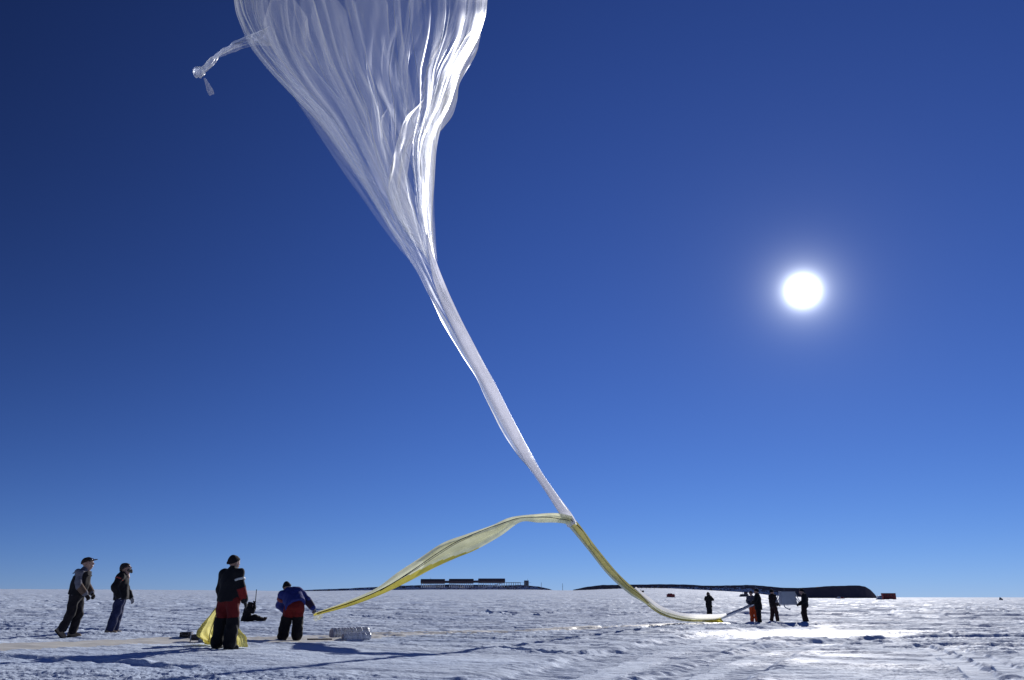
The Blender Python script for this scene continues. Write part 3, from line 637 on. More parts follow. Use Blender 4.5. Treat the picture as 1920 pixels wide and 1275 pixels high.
# the gathered neck, a flattened tube of many film layers
def tube_sheet(edge_l, edge_r, yfun, n=200, m=36, thick=0.35, seed=0, pleat=0.12):
    Lc = np.array(edge_l, float); Rc = np.array(edge_r, float); V = []; U = []
    q = np.linspace(0, 1, n); cl = catmull(Lc, n); cr = catmull(Rc, n)
    mid0 = np.array([at(*((cl[i] + cr[i]) / 2)[:2], yfun(i / (n - 1), ((cl[i] + cr[i]) / 2)[1])) for i in range(n)]); T = np.gradient(mid0, axis=0); T /= np.linalg.norm(T, axis=1)[:, None]
    for i in range(n):
        Y = yfun(q[i], (cl[i][1] + cr[i][1]) / 2); A = at(cl[i][0], cl[i][1], Y); B = at(cr[i][0], cr[i][1], Y); C = (A + B) / 2; s = (B - A) / 2
        nrm_ = np.cross(T[i], s); nrm_ = nrm_ / (np.linalg.norm(nrm_) + 1e-9) * np.linalg.norm(s)
        for j in range(m):
            a = 2 * math.pi * j / m; r = 1 - pleat * abs(float(perlin(math.cos(a) * 3.1 + seed, math.sin(a) * 3.1 + q[i] * 1.5, 61))) * 1.5
            V.append(C + s * math.cos(a) * r + nrm_ * thick * math.sin(a) * r); U.append((j / m, q[i] * 3))
    return mesh_from('tube_sheet', V, grid_faces(n, m, True), True, U)
neck = sheet([(u, v, ydepth(v), w) for u, v, w in [(801, 425, 1.5), (812, 490, 6), (829, 545, 10), (858, 610, 11), (912, 713, 11), (971, 826, 9.5), (1007, 885, 7), (1038, 931, 8), (1062, 966, 9.5), (1073, 984, 9.5)]], 240, 16, 0.75, 3.1, 0.012)
neck.name = 'film_neck'
bpart('film_neck', neck, FILM_DENSE)
edge = sheet([(u, v, ydepth(v) + .12, w) for u, v, w in [(806, 556, 4), (838, 611, 5), (868, 663, 4), (894, 705, 3), (910, 738, 3.5), (929, 775, 5), (949, 811, 5.5), (972, 847, 5), (992, 876, 3), (1006, 894, 1.5)]], 140, 10, 0.9, 5.5, 0.02, taper=True)
edge.name = 'loose_film_edge'; bpart('loose_film_edge', edge, FILM_BRIGHT)
# inflation tube trailing off to the left, tied off in a knot
tv = []
tube = sheet([(505, 68, 15.2, 14), (478, 72, 15.0, 11), (452, 81, 14.9, 10), (432, 89, 14.9, 9), (415, 98, 14.9, 8), (402, 108, 14.9, 8), (390, 120, 14.9, 9), (376, 131, 14.9, 9), (364, 130, 14.9, 6)], 140, 16, 1.1, 8.8, 0.06, twist=2.2)
tube.name = 'inflation_tube'; it = bpart('inflation_tube', tube, FILM_TUBE)
tube2 = sheet([(500, 75, 15.4, 6), (470, 76, 15.2, 5), (440, 88, 15.1, 4), (412, 102, 15.1, 5), (392, 121, 15.05, 7), (374, 135, 15.0, 6)], 120, 12, 0.9, 3.3, 0.08, twist=-2.6)
tube2.name = 'inflation_tube_back'; bpart('inflation_tube_back', tube2, FILM_TUBE)
def knot_geo(c, r, seed):
    import bmesh
    bm = bmesh.new(); bmesh.ops.create_icosphere(bm, subdivisions=4, radius=1.0)
    P = np.array([v.co[:] for v in bm.verts]); n = 1 + 0.35 * perlin(P[:, 0] * 2.1 + seed, P[:, 1] * 2.1 + P[:, 2] * 1.7, 71) - 0.3 * np.abs(perlin(P[:, 0] * 5 + seed, P[:, 2] * 5 + P[:, 1] * 3, 72))
    V = np.array(c) + P * n[:, None] * np.array(r); Fc = [tuple(v.index for v in f.verts) for f in bm.faces]; bm.free(); return V, Fc
kv, kf = knot_geo(at(373, 136, 14.95), (.13, .10, .13), 3); bpart('tube_knot', mesh_from('tube_knot', kv, kf, True, np.stack([kv[:, 0] * 2, kv[:, 2] * 2], 1)), FILM_TUBE)
tl = sheet([(383, 146, 14.95, 1.5), (388, 156, 14.95, 3), (393, 168, 14.95, 5), (397, 177, 14.95, 4.5)], 30, 6, 0.5, 2.2, 0.03); tl.name = 'tube_tail'; bpart('tube_tail', tl, FILM_TUBE)

# ------------------------------------------------------------------ yellow parachute hanging in two arms from the junction
para = empty('yellow_parachute', JUNCTION); tag(para, 'long yellow parachute slung from the balloon neck towards the stooping person and the ground', 'parachute')
def ppart(name, me, m):
    o = obj(name, me, m, para); o.matrix_parent_inverse = Matrix.Translation(-Vector(tuple(map(float, para.location)))); return o
YL = np.array([(590, 21.55), (651, 22.1), (705, 22.7), (787, 23.6), (849, 24.2), (930, 25.2), (1004, 26.3), (1075, 26.95)])
top_l = [(588, 1150), (651, 1127), (705, 1103), (746, 1073), (787, 1046), (830, 1018), (873, 1002), (922, 985), (957, 970), (1004, 964), (1044, 962), (1074, 968)]
bot_l = [(588, 1155), (655, 1137), (712, 1116), (765, 1091), (812, 1066), (856, 1046), (892, 1031), (938, 1005), (976, 979), (1009, 980), (1044, 980), (1072, 984)]
def arm(top, bot, yf, n=160, m=18, bow=0.25, seed=0, split=None):
    ct_, cb_ = catmull(top, n), catmull(bot, n); V = []; U = []
    mid = np.array([at(*((ct_[i] + cb_[i]) / 2), yf(*((ct_[i] + cb_[i]) / 2))) for i in range(n)]); T = np.gradient(mid, axis=0); T /= np.linalg.norm(T, axis=1)[:, None]
    for i in range(n):
        Yc = yf(*((ct_[i] + cb_[i]) / 2)); A = at(*ct_[i], Yc); B = at(*cb_[i], Yc); s = B - A; w = np.linalg.norm(s); nn = np.cross(T[i], s / (w + 1e-9))
        for j in range(m):
            q = j / (m - 1); d = bow * w * math.sin(math.pi * q) + w * 0.16 * float(perlin(q * 2.2 + seed, i * 0.035 + seed, 81))
            V.append(A + s * q + nn * d); U.append((q, i / n * 5))
    return np.array(V), np.array(U), n, m, mid
V, U, n, m, midl = arm(top_l, bot_l, lambda u, v: np.interp(u, YL[:, 0], YL[:, 1]), bow=0.35, seed=2)
fcs = grid_faces(n, m); fi = np.arange(len(fcs)); row = fi // (m - 1); cq = (fi % (m - 1)) / (m - 1)
frac = row / n
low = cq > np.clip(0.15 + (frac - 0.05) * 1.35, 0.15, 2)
def submesh(name, V, F_, U):
    ids = np.unique(F_); mp_ = -np.ones(len(V), int); mp_[ids] = np.arange(len(ids)); return mesh_from(name, V[ids], mp_[F_], True, U[ids])
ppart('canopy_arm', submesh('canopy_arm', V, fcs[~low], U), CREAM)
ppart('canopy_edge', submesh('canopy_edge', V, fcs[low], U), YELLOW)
V2, U2, n2, m2, _ = arm([(u + 1, v + 1.5) for u, v in top_l], [(u - 4, v - 3) for u, v in bot_l], lambda u, v: np.interp(u, YL[:, 0], YL[:, 1]) + .28, bow=-0.4, seed=6)
rows = np.arange(n2 * 0) if False else None
f2 = grid_faces(n2, m2); keep = (np.arange(len(f2)) // (m2 - 1)) > n2 * 0.42
ppart('canopy_back_layer', submesh('canopy_back_layer', V2, f2[keep], U2), film_mat('doubled_pale_nylon', (0.62, 0.62, 0.44), 0.50, 0.85, 0.7, 0.2, (4, 5), 0.03, 2.0, fwd=0.2, detail=2))
ct_l = catmull(top_l, 160); cb_l = catmull(bot_l, 160)
def cord_on(fracs, yoff=-.14, rad_=.012, cl=ct_l, cb=cb_l, yf=lambda u: np.interp(u, YL[:, 0], YL[:, 1])):
    pts = []
    for i, q in fracs:
        p = cl[i] * (1 - q) + cb[i] * q; pts.append(at(p[0], p[1], yf(p[0]) + yoff))
    return tube_geo(catmull(pts, 90), rad_, 6)
ppart('shroud_cord', mesh_from('shroud_cord', *cord_on([(2, .5), (25, .45), (45, .5), (62, .45), (78, .35), (92, .2), (104, .12), (118, .2), (130, .35), (145, .45), (157, .55)])), CORD)
ppart('shroud_cord', mesh_from('shroud_cord', *cord_on([(40, .55), (62, .52), (78, .44), (90, .3), (100, .2)], -.17, .008)), CORD)
top_r = [(1062, 966), (1080, 976), (1119, 1027), (1159, 1075), (1198, 1111), (1230, 1138), (1268, 1153), (1317, 1157), (1349, 1155)]
bot_r = [(1048, 975), (1062, 983), (1099, 1027), (1139, 1077), (1179, 1113), (1208, 1131), (1238, 1152), (1278, 1164), (1317, 1166), (1347, 1168)]
YR = np.array([(1050, 26.9), (1075, 27.1), (1109, 29.0), (1149, 33.0), (1189, 37.4), (1219, 40.3), (1258, 43.0), (1298, 44.6), (1348, 45.0)])
yfr = lambda u, v: np.interp(u, YR[:, 0], YR[:, 1])
V, U, n, m, midr = arm(top_r, bot_r, yfr, 170, 18, 0.35, 4)
fcs = grid_faces(n, m); fi = np.arange(len(fcs)); row = fi // (m - 1); cq = (fi % (m - 1)) / (m - 1); frac = row / n
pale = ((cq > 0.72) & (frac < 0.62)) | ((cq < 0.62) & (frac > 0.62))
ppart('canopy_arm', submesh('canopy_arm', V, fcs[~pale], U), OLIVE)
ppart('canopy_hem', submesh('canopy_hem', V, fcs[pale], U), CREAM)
ct_r, cb_r = catmull(top_r, 160), catmull(bot_r, 160)
ppart('shroud_cord', mesh_from('shroud_cord', *cord_on([(6, .3), (20, .12), (40, .08), (60, .12), (75, .3), (90, .2), (105, .5), (115, .6), (130, .75), (150, .8)], -.2, .014, ct_r, cb_r, lambda u: yfr(u, 0))), CORD)
bel = sheet([(1190, 1103, 37.5, 2), (1212, 1123, 39.6, 3.5), (1236, 1141, 41.5, 4), (1262, 1151, 43.1, 4), (1290, 1156, 44.3, 4), (1318, 1157.5, 44.7, 4.5), (1345, 1156, 44.9, 3.5), (1360, 1152, 45.0, 1.5)], 90, 10, 0.8, 1.1, 0.02)  # added white strip along the belly, imitating sun glare on the fabric
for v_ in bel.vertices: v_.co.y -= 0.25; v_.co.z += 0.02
bel.name = 'belly_sun_glare'; ppart('belly_sun_glare', bel, mat('sun_glare_white', (0.93, 0.93, 0.92), 0.35, 0.5, 0.03, 6, transl=0.92))
# frayed corner lying on the snow
fr_ = sheet([(1325, 1163, 45.0, 4), (1340, 1163, 45.0, 6), (1350, 1167, 44.8, 5), (1357, 1172, 44.5, 1)], 40, 12, .6, 6.1, .12); fr_.name = 'canopy_corner'; ppart('canopy_corner', fr_, YELLOW)
hs_ = sheet([(604, 1147, 21.7, 2), (600, 1153, 21.65, 5), (594, 1158, 21.6, 6), (590, 1164, 21.6, 3)], 30, 10, .5, 4.1, .14); hs_.name = 'canopy_corner'; ppart('canopy_corner', hs_, film_mat('thin_yellow_film', (0.78, 0.74, 0.30), .3, .7, .6, .5, (5, 5), .05))
# white train of film running from the parachute to the people on the right
FOIL = mat('silvery_film', (0.72, 0.73, 0.78), 0.35, 0.5, 0.1, 12, 0.3)
foil = tube_sheet([(1318, 1160), (1350, 1156), (1366, 1149), (1384, 1142), (1398, 1136), (1410, 1131)], [(1318, 1165), (1352, 1161), (1370, 1155), (1388, 1147), (1403, 1140), (1414, 1135)], lambda q, v: 45.0 + .4 * q, 120, 20, 0.8, 7, 0.35)
tr_ = obj('film_train', foil, FOIL); tag(tr_, 'crumpled silvery film train held up off the snow by the orange-clad pair', 'film')

# ------------------------------------------------------------------ things on the snow
def ground_strip(pix_mid, half, name, label, m):
    mids = np.array([ground_at(*p)[:2] for p in catmull(pix_mid, 26)]); mids = catmull(mids, 240); V = []; U = []
    T = np.gradient(mids, axis=0); T /= np.linalg.norm(T, axis=1)[:, None]; S = np.stack([-T[:, 1], T[:, 0]], 1); M_ = 31
    for i in range(240):
        h = half * (1 + .16 * float(perlin(i * .06, 3.3, 91)))
        for j in range(M_):
            q = -1 + 2 * j / (M_ - 1); x, y = mids[i] + S[i] * q * h
            V.append((x, y, 0)); U.append((j / M_, i / 24))
    V = np.array(V)
    V[:, 2] = ground_base(V[:, 0], V[:, 1]) + snow_relief(V[:, 0].copy(), V[:, 1].copy()) + 0.010 + 0.012 * np.abs(perlin(V[:, 0] * .9, V[:, 1] * 2.2, 92)) - 0.035 * np.abs(np.tile(np.linspace(-1, 1, M_), 240)) ** 8
    f = grid_faces(240, M_); me = mesh_from(name, V, f, True, U)
    o = obj(name, me, m); tag(o, label, 'ground sheet')
    md = o.modifiers.new('thickness', 'SOLIDIFY'); md.thickness = 0.004; md.offset = -1
    return o
SHEETM = mat('cream_ground_sheet', (0.80, 0.78, 0.70), 0.5, 0.4, 0.05, 1.5, bump=.3)
ground_strip([(-60, 1219), (60, 1214), (150, 1210.5), (250, 1207), (340, 1203.5), (450, 1202), (560, 1201.5), (700, 1195), (830, 1190.5), (960, 1186), (1080, 1180.5), (1200, 1176), (1290, 1173), (1345, 1171)], 0.85, 'ground_sheet', 'long cream protective sheet laid across the snow from left to right', SHEETM)

BLK = mat('black_case_plastic', (0.012, 0.012, 0.014), 0.5, 0.4, .2, 8)
p = ground_at(348, 1201); cs = empty('equipment_case', p, R_(12)); tag(cs, 'small black equipment case on the snow left of the white spool', 'case')
part('case_body', box_geo(0, 0, .085, .26, .3, .13, .015), BLK, cs); ld = part('lid', box_geo(0, 0, .172, .265, .305, .04, .012), BLK, cs)
part('handle', tube_geo([(-.06, -.155, .12), (-.05, -.185, .13), (.05, -.185, .13), (.06, -.155, .12)], .008, 6), STEEL, cs)
for s in (-.08, .08): part('latch', box_geo(s, -.156, .155, .025, .01, .035), STEEL, ld)
WHT = mat('white_plastic', (0.62, 0.62, 0.64), 0.4, 0.5, .06, 8)
p = ground_at(366, 1206); sp = empty('cable_spool', p, R_(20)); tag(sp, 'white round cable spool lying between the black case and the yellow heap', 'spool')
for x, r in ((-.11, .115), (.11, .10)): part('flange', tube_geo([(x - .012, 0, .125), (x + .012, 0, .125)], r, 28), WHT, sp)
part('core', tube_geo([(-.1, 0, .125), (.1, 0, .125)], .05, 18), WHT, sp)
part('winding', tube_geo([(-.095, 0, .125)] + [(-.095 + .19 * k / 40, 0, .125) for k in range(1, 40)] + [(.095, 0, .125)], [.065 + (.006 if k % 2 else 0) for k in range(41)], 18), STEEL, sp)
part('axle', tube_geo([(-.16, 0, .125), (.42, 0, .10)], .022, 10), STEEL, sp)
p = ground_at(388, 1207); gr = empty('film_bundle', p, R_(-15)); tag(gr, 'crumpled whitish film bundle beside the yellow heap', 'film')
kv, kf = knot_geo((0, 0, .075), (.20, .14, .10), 8.2); part('crumpled_film', (kv, kf), WHT, gr, True)
kv, kf = knot_geo((.17, .05, .06), (.12, .10, .08), 4.2); part('crumpled_film', (kv, kf), WHT, gr, True)

SILV = mat('silvery_bubble_wrap', (0.78, 0.80, 0.86), 0.25, 0.6, 0.12, 30, 0.1, .3, transl=0.35)
SILV_END = mat('roll_end_layers', (0.26, 0.25, 0.32), 0.6, 0.4, 0.3, 60)
def roll(u, v, L, r, label, rz):
    p = ground_at(u, v); rt = empty('film_roll', p, rz); tag(rt, label, 'roll', 'ribbed rolls of silvery film')
    n = 96; xs = np.linspace(-L / 2, L / 2, n); rad_ = r * (1 + (.05 * np.sin(np.arange(n) * math.pi / 4)) + .03 * np.sin(np.arange(n) * .37)); rad_[0] *= .9; rad_[-1] *= .9
    V, Fc = tube_geo(np.stack([xs, 0 * xs, np.full(n, r + .02)], 1), rad_, 40, False); V = np.array(V)
    cth = np.arctan2(V[:, 2] - r, V[:, 1]); w = 1 + .12 * perlin(np.cos(cth) * 3 + V[:, 0] * 4, np.sin(cth) * 3 + V[:, 0] * 2, 95)
    V[:, 1] *= w; V[:, 2] = (V[:, 2] - r) * w + r; V[:, 2] = np.maximum(V[:, 2], .005)
    part('wrap', (V, Fc), SILV, rt, True)
    for s in (-1, 1): part('roll_end', tube_geo([(s * L / 2 * .985, 0, r + .02), (s * L / 2 * 1.0, 0, r + .02)], np.array([r * .86, r * .84]), 28), SILV_END, rt)
    for k in range(5): x = -L * .42 + k * L * .21; part('tie', tube_geo([(x, 0, r + .02), (x + .012, 0, r + .02)], r * 1.075, 28), WHT, rt)
roll(655, 1199.5, 1.15, .15, 'larger silvery ribbed film roll lying behind, pale end facing left', R_(40))
roll(668, 1202.5, .80, .10, 'smaller silvery ribbed film roll with dark end lying in front', R_(34))
pb = ground_at(600, 1203.2); bd = empty('wooden_batten', pb, R_(4)); tag(bd, 'thin brown batten lying on the sheet left of the silvery rolls', 'batten')
part('plank', box_geo(0, 0, .06, .62, .07, .035, .006), mat('brown_wood', (.14, .10, .08), .7, .3, .3, 20), bd); part('end_cap', box_geo(-.32, 0, .06, .02, .075, .04, .004), STEEL, bd)

# yellow heap of parachute fabric behind the nearest person
YHEAP = mat('translucent_yellow_fabric', (0.80, 0.74, 0.30), 0.55, 0.4, 0.12, 9, bump=.3, transl=0.62)
hp = ground_at(413, 1206); heap = empty('yellow_fabric_heap', hp); tag(heap, 'yellow translucent fabric heaped behind the legs of the nearest person', 'fabric')
def heap_sheet(rows, n=80, m=80, seed=0, amp=.12, name='draped_fold'):
    """cone of cloth: rows of (u_left, u_right, v, y) from the top down"""
    Rw = catmull(rows, n); V = []; U = []
    for i in range(n):
        a, b, v, y = Rw[i]; t = i / (n - 1)
        A, B = at(a, v, y), at(b, v, y); w = np.linalg.norm(B - A) / 2; C = (A + B) / 2
        for j in range(m):
            q = math.pi + math.pi * j / (m - 1); r = 1 - amp * (1.2 * abs(float(perlin(math.cos(q) * 3 + seed, math.sin(q) * 3 + t * 1.6, 96))) + .7 * float(perlin(math.cos(q) * 8 + seed, math.sin(q) * 8 + t * 2, 97)))
            V.append((C[0] + w * r * math.cos(q) - hp[0], C[1] + w * .7 * r * math.sin(q) - hp[1], C[2] + .05 * w * float(perlin(q * 1.2, t * 3 + seed, 98)) - hp[2])); U.append((j / m, t * 2))
    return obj(name, mesh_from(name, V, grid_faces(n, m), True, U), YHEAP, heap)
heap_sheet([(409, 415, 1134, 18.0), (400, 420, 1146, 18.0), (388, 428, 1162, 18.0), (374, 434, 1180, 18.0), (372, 438, 1190, 18.0), (382, 446, 1199, 18.0), (388, 452, 1208, 17.8)], seed=1.0, amp=.42)
heap_sheet([(420, 446, 1165, 17.8), (424, 450, 1180, 17.6), (440, 462, 1192, 17.5), (444, 464, 1204, 17.4), (446, 466, 1213, 17.3)], 50, 60, 5.0, .5, 'bunched_fold')
part('tie_cord', (np.array(tube_geo(catmull([at(414, 1136, 17.6), at(406, 1150, 17.55), at(401, 1166, 17.5), at(394, 1186, 17.4), at(392, 1200, 17.35)], 40), .008, 6)[0]) - hp, tube_geo(catmull([at(414, 1136, 17.6), at(406, 1150, 17.55), at(401, 1166, 17.5), at(394, 1186, 17.4), at(392, 1200, 17.35)], 40), .008, 6)[1]), CORD, heap)

# ================================================================== PEOPLE (implicit surfaces, meshed with surface nets)
def nets(fun, lo, hi, h):
    lo = np.asarray(lo, float) - 2 * h; n = np.ceil((np.asarray(hi, float) + 2 * h - lo) / h).astype(int) + 1
    ax = [lo[k] + h * np.arange(n[k]) for k in range(3)]
    X, Y, Z = np.meshgrid(*ax, indexing='ij'); f = fun(np.stack([X.ravel(), Y.ravel(), Z.ravel()], 1)).reshape(n)
    s = f < 0; c = n - 1
    cnt = np.zeros(c); acc = np.zeros((*c, 3))
    corner = [(i, j, k) for i in (0, 1) for j in (0, 1) for k in (0, 1)]
    sl = lambda d: tuple(slice(d[k], d[k] + c[k]) for k in range(3))
    for a in range(8):
        for b in range(a + 1, 8):
            da, db = np.array(corner[a]), np.array(corner[b])
            if np.abs(da - db).sum() != 1: continue
            fa, fb = f[sl(da)], f[sl(db)]; m = (fa < 0) != (fb < 0)
            t = np.where(m, fa / np.where(m, fa - fb, 1), 0)
            cnt += m; acc += (da + (db - da) * t[..., None]) * m[..., None]
    act = cnt > 0; idx = -np.ones(c, int); idx[act] = np.arange(act.sum())
    I = np.argwhere(act); V = lo + h * (I + acc[act] / cnt[act][:, None]); Q = []
    for k in range(3):
        u, v = (k + 1) % 3, (k + 2) % 3
        a = [slice(0, n[i]) for i in range(3)]; b = list(a); a[k] = slice(0, n[k] - 1); b[k] = slice(1, n[k])
        e = np.argwhere(s[tuple(a)] != s[tuple(b)])
        e = e[(e[:, u] > 0) & (e[:, v] > 0) & (e[:, u] < c[u]) & (e[:, v] < c[v])]
        du = np.zeros(3, int); du[u] = 1; dv = np.zeros(3, int); dv[v] = 1
        q = np.stack([idx[tuple((e - du - dv).T)], idx[tuple((e - dv).T)], idx[tuple(e.T)], idx[tuple((e - du).T)]], 1)
        flip = s[tuple(e.T)]; q[~flip] = q[~flip][:, ::-1]; Q.append(q)
    return V, np.vstack(Q)
def cone(P, a, b, ra, rb, flat=None):
    a, b = np.asarray(a, float), np.asarray(b, float)
    if flat is not None:
        nv, k = np.asarray(flat[0], float), flat[1]; c0 = a.copy()
        sc = lambda q: q + np.outer((q - c0) @ nv, nv) * (k - 1) if q.ndim == 2 else q + nv * ((q - c0) @ nv) * (k - 1)
        P = sc(P); b = sc(b)
    d = b - a; t = np.clip(((P - a) @ d) / max(d @ d, 1e-9), 0, 1)
    return np.linalg.norm(P - a - t[:, None] * d, axis=1) - (ra + (rb - ra) * t)
def smin(ds, k):
    r = ds[0]
    for d in ds[1:]:
        h = np.clip(0.5 + 0.5 * (d - r) / k, 0, 1); r = d + (r - d) * h - k * h * (1 - h)
    return r
def wrinkle(P, amp, seed, f=1.0):
    g = np.random.default_rng(seed); w = np.zeros(len(P))
    for k in range(5):
        d = g.normal(size=3); d /= np.linalg.norm(d); w += np.sin(P @ d * f * g.uniform(16, 48) + g.uniform(0, 6) + 2 * np.sin(P @ np.roll(d, 1) * 14))
    return amp * w / 3
def rotm(yaw, pitch=0.0, roll_=0.0):
    return np.array((Matrix.Rotation(yaw, 3, 'Z') @ Matrix.Rotation(pitch, 3, 'X') @ Matrix.Rotation(roll_, 3, 'Y')))
STAND = dict(pelvis=(0, 0, .99), chest=(0, .01, 1.30), neck=(0, .0, 1.49), head=(0, .03, 1.645),
             sl=(-.185, 0, 1.43), el=(-.25, -.03, 1.15), wl=(-.26, .06, .90), sr=(.185, 0, 1.43), er=(.25, -.03, 1.15), wr=(.26, .06, .90),
             hl=(-.10, 0, .95), kl=(-.12, .03, .52), al=(-.13, -.02, .10), hr=(.10, 0, .95), kr=(.12, .03, .52), ar=(.13, -.02, .10), fl=(-.04, 1, -.12), fr=(.04, 1, -.12))
_hand_cache = {}
def hand_mesh(grip, h):
    key = (grip, h)
    if key in _hand_cache: return _hand_cache[key]
    # fingers along +Y, palm faces -Z, thumb on +X
    def fun(P):
        ds = [cone(P, (0, -.02, 0), (0, .02, 0), .026, .03, ((0, 0, 1), 1.3)), cone(P, (-.018, .03, 0), (-.022, .085, 0), .02, .018, ((0, 0, 1), 1.25)), cone(P, (.018, .03, 0), (.022, .085, 0), .02, .018, ((0, 0, 1), 1.25)), cone(P, (0, .03, 0), (0, .088, 0), .021, .018, ((0, 0, 1), 1.2))]
        d = smin(ds, .015)
        for i, (x, ln) in enumerate(((-.030, .058), (-.010, .074), (.011, .080), (.031, .070))):
            p = np.array([x, .09, 0.]); a = 0.12; fs = []
            for k, frac in enumerate((.45, .32, .23)):
                a += (0.95 if grip else 0.33) * (1 if k else .75); q = p + np.array([x * .08, math.cos(a), -math.sin(a)]) * ln * frac
                fs.append(cone(P, p, q, .0098 - .0008 * k, .0090 - .0008 * k)); p = q
            d = smin([d, smin(fs, .003)], .005)
        t1 = (.034, .035, -.008); t2 = (.058, .062, -.022) if not grip else (.046, .066, -.036); t3 = (.066, .09, -.03) if not grip else (.026, .088, -.052)
        return smin([d, cone(P, (.018, .005, 0), t1, .02, .016), cone(P, t1, t2, .0135, .0115), cone(P, t2, t3, .0112, .0095)], .008)
    r = nets(fun, (-.06, -.05, -.10), (.09, .19, .04), h); _hand_cache[key] = r; return r
_head_cache = {}
def head_sdf(P):
    sk = [cone(P, (0, -.018, .035), (0, .012, .035), .088, .083, ((1, 0, 0), 1.16)), cone(P, (0, .03, -.03), (0, .045, -.085), .066, .040, ((1, 0, 0), 1.08)), cone(P, (0, .06, .055), (0, .062, -.01), .038, .036)]
    d = smin(sk, .045)
    d = smin([d, cone(P, (0, .092, .012), (0, .118, -.030), .009, .0155)], .016)                       # nose
    for s in (-1, 1):
        d = np.maximum(d, -(cone(P, (s * .032, .112, .012), (s * .034, .112, .012), .017, .017) ))          # eye sockets
        d = np.minimum(d, cone(P, (s * .032, .086, .011), (s * .032, .087, .011), .0145, .0145))            # eyeballs
        d = smin([d, cone(P, (s * .020, .098, .032), (s * .046, .088, .032), .010, .008)], .012)            # brow
        d = smin([d, cone(P, (s * .083, -.012, .022), (s * .086, -.018, -.024), .020, .013, ((1, 0, 0), 1.7))], .008)   # ears
    d = smin([d, cone(P, (-.020, .094, -.062), (.020, .094, -.062), .0085, .0085)], .006); d = smin([d, cone(P, (-.018, .092, -.076), (.018, .092, -.076), .009, .009)], .006)
    d = np.maximum(d, -cone(P, (-.026, .106, -.069), (.026, .106, -.069), .0045, .0045))                     # mouth line
    return d
def head_mesh(h):
    if h not in _head_cache: _head_cache[h] = nets(lambda P: smin([head_sdf(P), cone(P, (0, -.01, -.06), (0, -.035, -.20), .055, .06)], .03), (-.13, -.14, -.24), (.13, .15, .14), h)
    return _head_cache[h]
HS = 1.13        # hats, hair and hoods make heads read large
SKIN = mat('skin', (0.42, 0.26, 0.20), 0.55, 0.4, 0.08, 30)
_fab = {}
def fabric(color, rough=.85):
    k = (tuple(color), rough)
    if k not in _fab: _fab[k] = mat('fabric_%d' % len(_fab), color, rough, .25, .18, 40, bump=.25, sheen=.04)
    return _fab[k]
